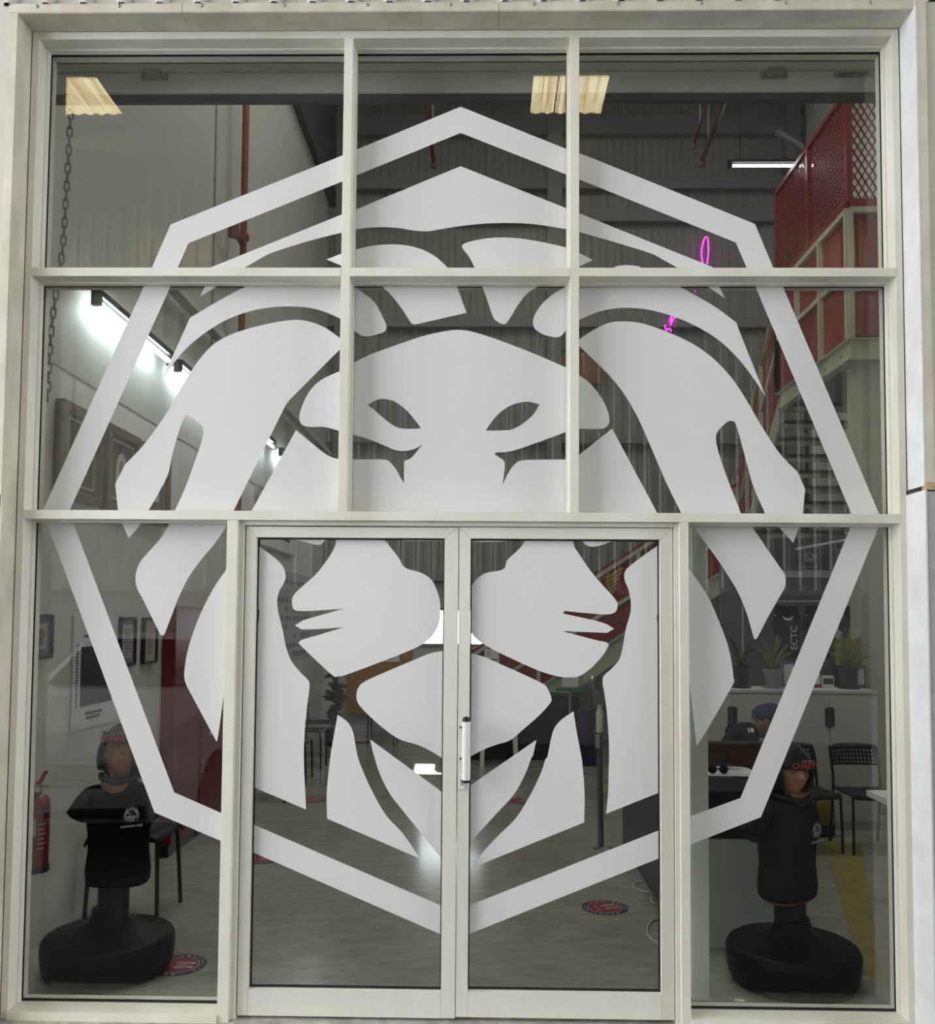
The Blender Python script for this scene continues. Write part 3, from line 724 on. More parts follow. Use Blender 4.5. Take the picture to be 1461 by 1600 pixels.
# ---- hoist chain
ch = thing('hoist_chain', 'steel hoist chain hanging beside the left wall', 'chain', (-2.02, 0.35, 2.55))
CHM = mat('chain_steel', (0.24, 0.235, 0.21), 0.55)
lk = []
for k in range(16):
    a = 2*math.pi*k/16
    lk.append((0.0105*math.cos(a), 0, 0.0155*math.sin(a)+(0.0115 if math.sin(a) > 0 else -0.0115)))
cp = catmull([at(111, 172, y=0.35), at(104, 300, y=0.35), at(98, 390, y=0.35), at(89, 450, y=0.35), at(80, 520, y=0.35), at(74, 625, y=0.35)], 12)
ln = [0]
for a, c in zip(cp, cp[1:]): ln.append(ln[-1]+(c-a).length)
def along(d):
    for i in range(len(cp)-1):
        if ln[i+1] >= d: return cp[i].lerp(cp[i+1], (d-ln[i])/(ln[i+1]-ln[i]))
    return cp[-1]
base = None; d = 0.02; k = 0
while d < ln[-1]:
    p = along(d)-Vector((-2.02, 0.35, 2.55))
    if base is None:
        b = MB(); b.tube(lk, 0.0042, 6, closed=True)
        base = b.build('link', CHM, ch, smooth=60, world=False); o = base
    else: o = share(base, 'link', ch)
    o.location = p; o.rotation_euler = (0, 0.05, R(90*(k % 2)+35))
    d += 0.043; k += 1

# ---- fluorescent tubes on the left wall, one over the stairs
TUBEM = emit_mat('tube_lit', (0.80, 0.96, 1.0), TUBE)
def tube_light(p0, p1, label, drop):
    p0, p1 = Vector(p0), Vector(p1); d = (p1-p0).normalized()
    t = thing('tube_light', label, 'lamp', tuple(p0), group='fluorescent tube lamps of the hall')
    MB().tube([p0+d*0.03, p1-d*0.03], 0.014, 10).build('tube', TUBEM, t, smooth=60)
    MB().bar(p0+Vector((0, 0, 0.05)), p1+Vector((0, 0, 0.05)), 0.045, 0.035).build('batten', BLACKM, t)
    for p, s in ((p0, 1), (p1, -1)):
        MB().bar(p-d*0.012*s+Vector((0, 0, 0.06)), p-d*0.012*s+Vector((0, 0, -0.022)), 0.05, 0.028, d).build('end_holder', BLACKM, t)
    for f in (0.12, 0.88):
        q = p0.lerp(p1, f)
        MB().tube([q+Vector((0, 0, 0.06))]+[q+Vector(v) for v in drop], 0.006, 6).build('hanger', BLACKM, t)
TY = [(0.97, 2.08), (2.25, 3.4), (3.85, 5.0), (5.36, 6.5), (6.75, 7.9)]
TN = ['nearest fluorescent tube lamp high on the left wall', 'second fluorescent tube lamp from the glass on the left wall', 'third fluorescent tube lamp along the left wall',
      'fourth fluorescent tube lamp along the left wall above the notices', 'farthest fluorescent tube lamp on the left wall']
for (a, c), l in zip(TY, TN):
    tube_light((XL+0.10, a, 3.275), (XL+0.10, c, 3.275), l, [(-0.09, 0, 0.10)])
tube_light((2.69, 6.0, 6.61), (3.62, 6.0, 6.61), 'horizontal tube lamp hanging high behind the red mesh fence', [(0, 0, 2.55)])

# ---- cable tray, pipes
ct = thing('cable_tray', 'pale steel cable tray running along the left wall', 'cable tray', (XL+0.05, 5, 3.8))
B(XL+0.022, XL+0.10, 2.0, YB-0.1, 3.795, 3.80).build('tray_bed', STEEL, ct)
B(XL+0.095, XL+0.10, 2.0, YB-0.1, 3.80, 3.85).build('tray_side', mat('tray_pale', (0.5, 0.52, 0.5), 0.5), ct)
fp = thing('fire_pipe', 'dark red vertical fire pipe on the left wall with valve bracket', 'pipe', (XL+0.14, 3.63, 0))
MB().tube([(XL+0.14, 3.63, 1.7), (XL+0.14, 3.63, 9.1)], 0.029, 12).build('riser', REDPIPE, fp, smooth=60)
MB().lathe([(0.05, -0.02), (0.05, 0.02)], (XL+0.14, 3.63, 4.78), 14).build('flange', REDPIPE, fp)
MB().bar((XL+0.14, 3.63, 4.73), (XL+0.14, 3.36, 4.73), 0.05, 0.05).build('branch', REDPIPE, fp)
MB().lathe([(0.045, 4.66), (0.045, 4.82), (0.02, 4.84)], (XL+0.14, 3.34, 0), 12).build('valve', mat('valve_dark', (0.10, 0.03, 0.025), 0.5), fp, smooth=50)
cpn = thing('conduit', 'thin grey conduit running up the left wall beside the red pipe', 'pipe', (XL+0.01, 3.25, 2.9))
MB().tube([(XL+0.012, 3.25, 2.9), (XL+0.012, 3.25, 9.1)], 0.008, 8).build('conduit_tube', STEEL, cpn, smooth=60)
for i, (a, c, r, l) in enumerate((((664, 140), (678, 254), 0.028, 'brownish sprinkler pipe under the roof above the lion crest'), ((1139, 140), (1097, 252), 0.03, 'longer dark sprinkler pipe under the roof on the right'), ((1114, 140), (1084, 224), 0.018, 'shorter thin sprinkler pipe under the roof on the right'))):
    p, q = at(*a, z=7.0), at(*c, z=7.0)
    t = thing('sprinkler_pipe', l, 'pipe', tuple(p), group='sprinkler pipes under the roof')
    MB().tube([p, q], r, 8).build('pipe_run', REDPIPE if i == 0 else mat('pipe_brown', (0.10, 0.05, 0.04), 0.5), t, smooth=60)
    MB().lathe([(r*1.5, -0.06), (r*1.5, 0.0), (r*0.8, 0.02)], tuple(q), 10).build('sprinkler_head', mat('pipe_brown', (0.10, 0.05, 0.04), 0.5), t)
    MB().tube([q+Vector((0, -0.3, 0)), q+Vector((0, -0.3, 2.2))], 0.008, 6).build('hanger_rod', GREYST, t)

# ---- framed portraits and certificates on the left wall
def wall_frame(name, y0, y1, z0, z1, depth, fw, fm, label, cat, group, mount=None):
    t = thing(name, label, cat, (XL, (y0+y1)/2, z0), group=group)
    x0, x1 = XL+0.004, XL+depth
    for a in ((y0, y1, z1-fw, z1), (y0, y1, z0, z0+fw), (y0, y0+fw, z0+fw, z1-fw), (y1-fw, y1, z0+fw, z1-fw)):
        B(x0, x1, a[0], a[1], a[2], a[3]).build('frame_side', fm, t, bevel=0.004)
    B(x0, XL+depth*0.5, y0+fw, y1-fw, z0+fw, z1-fw).build('mount', mount or PAPER, t)
    return t, XL+depth*0.5
def portrait(t, x, y0, y1, z0, z1, robe):
    cy, w, h = (y0+y1)/2, y1-y0, z1-z0
    def disc(nm, cy_, cz, ry, rz, m, xx, n=20):
        pts = [(xx, cy_+ry*math.cos(2*math.pi*k/n), cz+rz*math.sin(2*math.pi*k/n)) for k in range(n)]
        MB().poly([pts], 0.001, (1, 0, 0)).build(nm, m, t)
    WH = mat('headcloth_white', (0.62, 0.60, 0.56), 0.8)
    MB().poly([[(x+0.001, cy+w*a, z0+h*c) for a, c in ((-0.42, 0.02), (0.42, 0.02), (0.40, 0.22), (0.2, 0.34), (-0.2, 0.34), (-0.40, 0.22))]], 0.001, (1, 0, 0)).build('painted_robe', robe, t)
    MB().poly([[(x+0.0025, cy+w*a, z0+h*c) for a, c in ((-0.26, 0.22), (-0.10, 0.18), (0.10, 0.18), (0.26, 0.22), (0.24, 0.6), (0.17, 0.78), (0.0, 0.85), (-0.17, 0.78), (-0.24, 0.6))]], 0.001, (1, 0, 0)).build('painted_headcloth', WH, t)
    disc('painted_face', cy, z0+h*0.54, w*0.125, h*0.17, mat('painted_skin', (0.33, 0.19, 0.12), 0.7), x+0.004)
    disc('painted_beard', cy, z0+h*0.42, w*0.10, h*0.075, INK, x+0.0052)
FRI = mat('frame_inner', (0.40, 0.33, 0.20), 0.45)
for y0, lab in ((0.735, 'gilded wooden portrait frame nearest the glass on the left wall'), (1.275, 'gilded portrait of a man in white headcloth, second on the left wall'), (1.815, 'third gilded portrait frame along the left wall')):
    y1, z0, z1 = y0+0.475, 2.205, 2.70
    t, x = wall_frame('portrait_picture', y0, y1, z0, z1, 0.055, 0.05, GILT, lab, 'picture', 'gilded portraits on the left wall', mat('picture_ground', (0.09, 0.055, 0.04), 0.7))
    for a in ((y0+0.075, y1-0.075, z1-0.085, z1-0.075), (y0+0.075, y1-0.075, z0+0.075, z0+0.085), (y0+0.075, y0+0.085, z0+0.085, z1-0.085), (y1-0.085, y1-0.075, z0+0.085, z1-0.085)):
        B(x, x+0.012, *a).build('inner_fillet', FRI, t)
    portrait(t, x, y0+0.085, y1-0.085, z0+0.085, z1-0.085, mat('painted_robe_brown', (0.16, 0.10, 0.05), 0.8))
PINK = mat('certificate_pink', (0.50, 0.40, 0.38), 0.7); BLUEP = mat('certificate_blue', (0.16, 0.19, 0.28), 0.6)
def lines(t, x, y0, y1, z0, z1, n, seed, m=INK, h=0.004):
    rd = random.Random(seed)
    for k in range(n):
        z = z1-(z1-z0)*(k+0.5)/n; a = y0+(y1-y0)*rd.uniform(0, 0.18); c = y1-(y1-y0)*rd.uniform(0, 0.35)
        B(x, x+0.0012, a, c, z-h/2, z+h/2).build('print_line', m, t)
for i, (y0, y1, z0, z1, lab) in enumerate(((0.50, 0.745, 1.395, 1.612, 'black framed certificate on blue mount at the left window edge'),
        (1.585, 1.825, 1.305, 1.603, 'black framed document on the left wall beside the poster'), (1.955, 2.19, 1.305, 1.600, 'black framed pink certificate next to the red lockers'))):
    t, x = wall_frame('certificate', y0, y1, z0, z1, 0.03, 0.016, BLACKP, lab, 'certificate', 'black framed certificates on the left wall', BLUEP if i < 2 else PINK)
    B(x, x+0.001, y0+0.045, y1-0.045, z0+0.05, z1-0.045).build('sheet', PINK, t)
    lines(t, x+0.0015, y0+0.06, y1-0.06, z0+0.06, z1-0.07, 9, i, h=0.005)
t = thing('poster', 'large white framed poster with a dark photograph on the left wall', 'poster', (XL, 1.28, 1.0))
B(XL+0.002, XL+0.012, 1.0, 1.57, 1.0, 1.612).build('sheet', PAPER, t)
B(XL+0.012, XL+0.0135, 1.09, 1.50, 1.12, 1.44).build('picture', mat('poster_dark', (0.03, 0.032, 0.04), 0.7, noise=0.4, nscale=20), t)
lines(t, XL+0.0125, 1.12, 1.46, 1.04, 1.09, 2, 5, h=0.016)
lines(t, XL+0.0125, 1.12, 1.46, 1.48, 1.58, 3, 6, h=0.012)
for k in range(22): B(XL+0.012, XL+0.014, 1.035, 1.055, 1.12+k*0.0155, 1.128+k*0.0155).build('edge_mark', INK, t)
t = thing('notice_board', 'white framed notice board hung high at the far left wall', 'notice board', (XL, 5.5, 2.3))
B(XL+0.02, XL+0.035, 4.75, 6.35, 2.31, 2.84).build('sheet', WHITEP, t)
for a in ((4.73, 6.37, 2.29, 2.31), (4.73, 6.37, 2.84, 2.86), (4.73, 4.75, 2.31, 2.84), (6.35, 6.37, 2.31, 2.84)):
    B(XL+0.02, XL+0.045, *a).build('frame_side', STEEL, t)
lines(t, XL+0.0355, 4.95, 6.2, 2.40, 2.75, 4, 8, h=0.03)
t = thing('wall_chart', 'pale chart of small printed squares on the far left wall', 'chart', (XL, 6.6, 1.1))
B(XL+0.006, XL+0.012, 5.55, 7.5, 1.12, 2.12).build('sheet', mat('chart_paper', (0.38, 0.38, 0.37), 0.7), t)
rd = random.Random(3)
for i in range(9):
    for j in range(9):
        if rd.random() < 0.8: B(XL+0.012, XL+0.0135, 5.66+i*0.205, 5.66+i*0.205+rd.uniform(0.08, 0.16), 1.18+j*0.1, 1.18+j*0.1+0.05).build('print_block', mat('chart_ink', (0.12, 0.13, 0.13), 0.7), t)

# ---- red lockers along the left wall
for k in range(3):
    y0 = 2.34+k*0.585
    t = thing('locker', ['plain red metal locker nearest the glass on the left wall', 'red metal locker with a lock, second from the glass', 'farthest red metal locker along the left wall'][k], 'locker', (XL+0.05, y0+0.29, 0), group='red lockers on the left wall')
    B(XL+0.002, XL+0.085, y0, y0+0.58, 0.08, 1.68).build('body', REDL, t, bevel=0.004)
    B(XL+0.002, XL+0.07, y0+0.01, y0+0.57, 0.0, 0.08).build('plinth', BLACKM, t)
    if k == 0:
        B(XL+0.085, XL+0.089, y0+0.015, y0+0.565, 0.10, 1.66).build('end_panel', REDL, t)
        continue
    for z0, z1 in ((0.10, 0.87), (0.89, 1.66)):
        d = B(XL+0.085, XL+0.093, y0+0.012, y0+0.568, z0, z1).build('door', REDL, t, bevel=0.003)
        zc = z0+0.36
        B(XL+0.093, XL+0.098, y0+0.05, y0+0.085, zc, zc+0.10).build('lock_plate', STEEL, d)
        MB().lathe([(0.012, XL+0.098), (0.012, XL+0.106)], (0, y0+0.068, zc+0.05), 10, 'x').build('lock_knob', BLACKM, d)
        B(XL+0.093, XL+0.095, y0+0.22, y0+0.34, z1-0.16, z1-0.13).build('name_tag', PAPER, d)
        for q in range(4): B(XL+0.093, XL+0.0945, y0+0.18, y0+0.40, z1-0.06-q*0.018, z1-0.053-q*0.018).build('vent_slot', BLACKM, d)

# ---- staircase and mezzanine
st = thing('staircase', 'cream steel staircase with red panelled balustrade rising to the right', 'staircase', (1.5, 7.9, 0))
Y0, Y1 = 7.5, 8.35
pz = at(975, 991, y=Y0); SL = 0.64
zs = lambda x: pz.z+SL*(x-pz.x)
xa = pz.x+(0.10-pz.z)/SL; xb = 3.14
n = Vector((-SL, 0, 1)).normalized()
for yy in (Y0, Y1):
    MB().poly([[(xa, yy, 0.0), (xa+0.38, yy, 0.0), (xb, yy, zs(xb)-0.25), (xb, yy, zs(xb)), (xa, yy, zs(xa))]], 0.012, (0, 1, 0)).build('stringer', CREAM, st)
    MB().bar((xa, yy, zs(xa)), (xb, yy, zs(xb)), 0.06, 0.012).build('stringer_flange', CREAM, st)
N1 = 11
for k in range(N1):
    x = xa+0.10+(xb-xa-0.1)*k/N1
    B(x, x+0.29, Y0+0.015, Y1, zs(x)-0.06, zs(x)-0.025).build('tread', mat('tread_grey', (0.16, 0.16, 0.15), 0.6), st)
for k in range(8):
    x = xa+0.45+k*0.36
    MB().lathe([(0.016, Y0-0.002), (0.012, Y0-0.012)], (x, 0, zs(x)-0.13), 8, 'y').build('bolt', STEEL, st)
def balustrade(p0, p1, parent, h, mids, npan, pt=0.012, side=(0, -1, 0)):
    """red panels behind cream rails and posts between two points on the stringer top"""
    p0, p1, sd = Vector(p0), Vector(p1), Vector(side); up = Vector((0, 0, 1))
    for k in range(npan):
        a, c = p0.lerp(p1, k/npan), p0.lerp(p1, (k+1)/npan)
        e = (c-a)*0.012
        MB().poly([[a+e+up*0.03, c-e+up*0.03, c-e+up*(h-0.03), a+e+up*(h-0.03)]], pt, -sd).build('red_panel', REDP, parent)
    for k in range(npan+1):
        a = p0.lerp(p1, k/npan)+sd*0.018
        MB().bar(a, a+up*h, 0.05, 0.035).build('post', CREAM, parent)
    for m in mids:
        MB().bar(p0+up*m+sd*0.018, p1+up*m+sd*0.018, 0.03, 0.045).build('mid_rail', CREAM, parent)
    MB().bar(p0+up*h+sd*0.01, p1+up*h+sd*0.01, 0.05, 0.05).build('top_rail', CREAM, parent)
    MB().bar(p0+up*(h+0.045)+sd*0.01, p1+up*(h+0.045)+sd*0.01, 0.05, 0.04).build('handrail', REDP, parent)
xp = at(968.7, 950, y=Y0).x
step = 1.12
balustrade((xp-2*step, Y0, zs(xp-2*step)), (xp+step*1.3, Y0, zs(xp+step*1.3)), st, 0.93, (0.42,), 3)
# upper flight towards the viewer and landing
MX, MY0, MY1, MZ = 3.14, 3.95, 5.81, 4.01
ly, lz = 7.5, 2.05
B(xb-0.02, XR-0.02, Y0, Y1+0.05, zs(xb)-0.1, zs(xb)-0.03).build('landing', CREAM, st)
lz = zs(xb)
for xx in (MX, XR-0.12):
    MB().poly([[(xx, MY1, MZ), (xx, MY1, MZ-0.30), (xx, Y0, lz-0.30), (xx, Y0, lz)]], 0.03, (1, 0, 0)).build('stringer', CREAM, st)
NT = 11
for k in range(NT):
    y = MY1+(Y0-MY1)*(k+0.5)/NT; z = MZ+(lz-MZ)*(k+0.5)/NT
    B(MX+0.03, XR-0.12, y-0.15, y+0.12, z-0.06, z-0.02).build('tread', mat('tread_olive', (0.20, 0.205, 0.17), 0.6), st)
    B(MX+0.03, XR-0.12, y-0.15, y-0.14, z-0.11, z-0.02).build('tread_nosing', CREAM, st)
balustrade((MX, MY1, MZ), (MX, Y0, lz), st, 1.05, (0.52,), 3, side=(-1, 0, 0))
# emblem on the red panel
em = MB()
pe = lambda a, c: at(850+a/5.519, 830+c/5.519, y=Y0-0.022)
for stroke in ([(480, 390), (475, 360), (500, 335), (525, 352), (550, 345), (555, 390), (530, 405)],
               [(545, 420), (560, 400), (600, 370), (640, 345), (680, 320)], [(540, 440), (570, 425), (610, 400), (650, 375), (672, 350)],
               [(545, 465), (575, 455), (610, 435), (645, 405)], [(555, 490), (590, 480), (625, 455)], [(570, 515), (600, 505), (628, 485)], [(585, 535), (605, 525)], [(545, 420), (548, 470), (590, 540)]):
    em.tube([pe(*q) for q in stroke], 0.011, 5)
em.text('DCO', 0.075, Matrix.Translation(pe(515, 385)) @ Matrix.Rotation(R(90), 4, 'X'))
em.build('gold_wing_emblem', GOLD, st)
mz = thing('mezzanine', 'cream steel mezzanine with red panels and red mesh fence', 'mezzanine', (3.8, 4.9, 0))
B(MX+0.02, XR-0.02, MY0+0.02, MY1, MZ-0.10, MZ-0.02).build('deck', mat('deck_grey', (0.20, 0.20, 0.18), 0.7), mz)
B(MX, MX+0.05, MY0, MY1, MZ-0.16, MZ+0.01).build('edge_beam', CREAM, mz)
B(MX+0.0505, XR-0.02, MY0, MY0+0.05, MZ-0.16, MZ+0.01).build('edge_beam', CREAM, mz)
for zz in (MZ-0.165, MZ+0.01):
    B(MX-0.03, MX+0.06, MY0-0.03, MY1, zz, zz+0.012).build('beam_flange', CREAM, mz)
    B(MX+0.0605, XR-0.02, MY0-0.03, MY0+0.06, zz, zz+0.012).build('beam_flange', CREAM, mz)
B(MX+0.07, MX+0.29, MY0+0.06, MY0+0.28, 0.0, MZ-0.16).build('column', CREAM, mz, bevel=0.006)
B(MX+0.03, MX+0.33, MY0+0.03, MY0+0.31, MZ-0.18, MZ-0.16).build('cap_plate', CREAM, mz)
for k in range(5):
    MB().lathe([(0.018, MX-0.001), (0.013, MX-0.014)], (0, MY0+0.2+k*0.38, MZ-0.075), 8, 'x').build('bolt', STEEL, mz)
balustrade((MX, MY0, MZ+0.02), (MX, MY1, MZ+0.02), mz, 1.12, (0.58,), 3, side=(-1, 0, 0))
balustrade((MX, MY0, MZ+0.02), (XR-0.05, MY0, MZ+0.02), mz, 1.12, (), 2)
FZ0, FZ1 = MZ+1.22, MZ+2.20
def fence(a, c, nm):
    a, c = Vector(a), Vector(c); d = (c-a); L = d.length; d.normalize(); up = Vector((0, 0, 1)); H = FZ1-FZ0
    for t in ((0, 0.5, 1) if nm == 'a' else (0.5, 1)): MB().bar(a+d*L*t+up*0, a+d*L*t+up*H, 0.05).build('mesh_post', REDP, mz)
    for z in (0.0, H): MB().bar(a+up*z, c+up*z, 0.045).build('mesh_rail', REDP, mz)
    w = MB(); sp = 0.062; sl = 1.7
    k = -H/sl
    while k < L:
        for s in (1, -1):
            u0 = k if s > 0 else k+H/sl; u1 = k+H/sl if s > 0 else k
            q0, q1 = (u0, 0), (u1, H)
            t0, t1 = 0.0, 1.0
            dx = u1-u0
            for lim in (0, L):
                tt = (lim-u0)/dx
                if 0 < tt < 1:
                    if (lim == 0) == (dx > 0): t0 = max(t0, tt)
                    else: t1 = min(t1, tt)
            if max(u0, u1) <= 0 or min(u0, u1) >= L or t1 <= t0: continue
            P = lambda t: a+d*(u0+dx*t)+up*(H*t)
            w.bar(P(t0), P(t1), 0.011, 0.011)
        k += sp
    tag(w.build('expanded_mesh', REDP, mz), kind='stuff')
B(XR-0.06, XR-0.02, MY0+0.1, MY1, MZ+0.02, FZ1).build('red_wall_panel', REDP, mz)
B(MX+0.45, XR-0.06, MY1-0.04, MY1, MZ+0.02, FZ1-0.35).build('red_wall_panel', REDP, mz)
fence((MX, MY0, FZ0), (MX, MY1, FZ0), 'a'); B(XR-0.06, XR-0.02, MY0+0.1, MY1, MZ+0.02, FZ1).build('red_wall_panel', REDP, mz)
B(MX+0.45, XR-0.06, MY1-0.04, MY1, MZ+0.02, FZ1-0.35).build('red_wall_panel', REDP, mz)
fence((MX, MY0, FZ0), (XR-0.05, MY0, FZ0), 'b')
ro = thing('roof_brace', 'pale diagonal steel brace high behind the red mesh fence', 'brace', tuple(at(1218, 210, y=7)))
MB().bar(at(1212, 205, y=7.2), at(1262, 236, y=7.2), 0.06).build('brace_bar', GREYST, ro)

# ---- pink neon and small items high on the back wall
ne = thing('neon_sign', 'glowing magenta neon tube sign high on the back wall', 'neon sign', tuple(at(1075, 440, y=8.36)))
NEON = emit_mat('neon_magenta', (1.0, 0.03, 0.85), 5.0)
for s in ([(1098, 412), (1096, 395), (1099, 378), (1103, 370), (1106, 374), (1107, 392), (1105, 412)], [(1084, 443), (1086, 455)], [(1083, 449), (1089, 449)],
          [(1056, 489), (1054, 497)], [(1050, 491), (1047, 503), (1052, 497), (1048, 508)], [(1039, 508), (1041, 516), (1046, 513), (1049, 518)]):
    MB().tube(catmull([at(a, c, y=8.36) for a, c in s], 4), 0.009, 6).build('neon_tube', NEON, ne, smooth=60)
    q = at(*s[0], y=8.36); MB().bar(q+Vector((0, 0.008, 0)), q+Vector((0, 0.16, 0)), 0.012).build('wall_clip', STEEL, ne)
t = thing('wall_panel', 'brown rectangular panel fixed on the back wall above the lion ear', 'panel', tuple(at(915, 600, y=8.36)))
p, q = at(868, 600, y=8.36), at(941, 547, y=8.36)
B(p.x, q.x, 8.34, 8.39, p.z, q.z).build('board', mat('panel_brown', (0.17, 0.075, 0.04), 0.6), t)
B(p.x, q.x, 8.33, 8.34, q.z-0.03, q.z).build('edge_strip', DARKWOOD, t)
t = thing('bulkhead_lamp', 'small glowing wall lamp under the stair landing', 'lamp', tuple(at(1133, 911, y=7.44)))
p = at(1133, 911, y=7.44)
MB().lathe([(0.035, -0.0), (0.03, -0.03), (0.012, -0.045)], (p.x, p.y, p.z), 12, 'y').build('bulb', emit_mat('bulb_warm', (1, 0.85, 0.55), 6.0), t, smooth=60)
B(p.x-0.05, p.x+0.05, 7.44, 7.46, p.z-0.04, p.z+0.06).build('backplate', CREAM, t)

# ================================================================== FIGURES AND FURNITURE
def superring(z, a, b_, cx=0, cy=0, n=28, e=2.4):
    o = []
    for k in range(n):
        t = 2*math.pi*k/n; c, s = math.cos(t), math.sin(t)
        o.append((cx+a*math.copysign(abs(c)**(2/e), c), cy+b_*math.copysign(abs(s)**(2/e), s), z))
    return o
def head_mesh(M, h=0.215, w=0.150, d=0.19, nz=34, nt=44, scale=1.0, skip=None, face=True):
    """head looking along -y, chin at z=0, M places it"""
    b = MB(); g = lambda x, s: math.exp(-(x/s)**2)
    idx = {}
    for i in range(nz+1):
        u = i/nz; z = h*u
        prof = math.sin(math.pi*min(1, (0.08+0.92*u)))**0.55 if u < 1 else 0.02
        jaw = 0.78+0.22*min(1, u/0.45)
        for j in range(nt):
            t = 2*math.pi*j/nt; c, s = math.sin(t), -math.cos(t)      # t=0 is the front
            a = t if t <= math.pi else t-2*math.pi
            x = c*w/2*prof*jaw; y = s*d/2*prof*(0.92 if s > 0 else 1.0)
            if u < 0.35 and s > 0: y *= 0.72+0.28*u/0.35
            y += 0.008*(1-u)
            if face:
                f = 0
                f += 0.020*g(a, 0.16)*g(u-0.40, 0.055)+0.012*g(a, 0.13)*g(u-0.49, 0.07)      # nose
                f += 0.006*g(a, 0.62)*g(u-0.585, 0.045)                                     # brow
                f -= 0.010*(g(a-0.36, 0.17)+g(a+0.36, 0.17))*g(u-0.52, 0.045)               # sockets
                f += 0.005*(g(a-0.36, 0.10)+g(a+0.36, 0.10))*g(u-0.515, 0.028)              # lids
                f += 0.005*g(a, 0.26)*(g(u-0.275, 0.022)+g(u-0.225, 0.022))-0.004*g(a, 0.28)*g(u-0.25, 0.012)   # lips
                f += 0.007*g(a, 0.3)*g(u-0.09, 0.07)                                        # chin
                f += 0.004*(g(a-0.62, 0.2)+g(a+0.62, 0.2))*g(u-0.42, 0.08)                  # cheekbone
                y -= f*1.5
                x += math.copysign(0.013*g(abs(a)-1.62, 0.14)*g(u-0.46, 0.12), a)           # ears
            b.v.append(tuple(M @ Vector((x*scale, y*scale, z))))
    for i in range(nz):
        for j in range(nt):
            if skip and skip((i+0.5)/nz, ((j+0.5)/nt*2*math.pi+math.pi) % (2*math.pi)-math.pi): continue
            b.f.append((i*nt+j, i*nt+(j+1) % nt, (i+1)*nt+(j+1) % nt, (i+1)*nt+j))
    if not skip:
        b.f.append(tuple(range(nt))[::-1]); b.f.append(tuple(nz*nt+j for j in range(nt)))
    return b
SHIRT = mat('shirt_black', (0.005, 0.005, 0.006), 0.95, spec=0.08, noise=0.25, nscale=14, bump=0.15, bscale=25)
SHIRT_REFL = mat('shirt_black_reflection', (0.021, 0.024, 0.030), 0.9, spec=0.1, noise=0.25, nscale=14, bump=0.15, bscale=25)  # black shirt, the glass reflection over it put into the colour
VINYLB = mat('headgear_black', (0.008, 0.008, 0.009), 0.35, spec=0.35)
RUBBER = mat('base_black', (0.004, 0.004, 0.004), 0.42, spec=0.12, noise=0.3, nscale=9, bump=0.05, bscale=70)
REDT = mat('print_red', (0.42, 0.035, 0.05), 0.6)
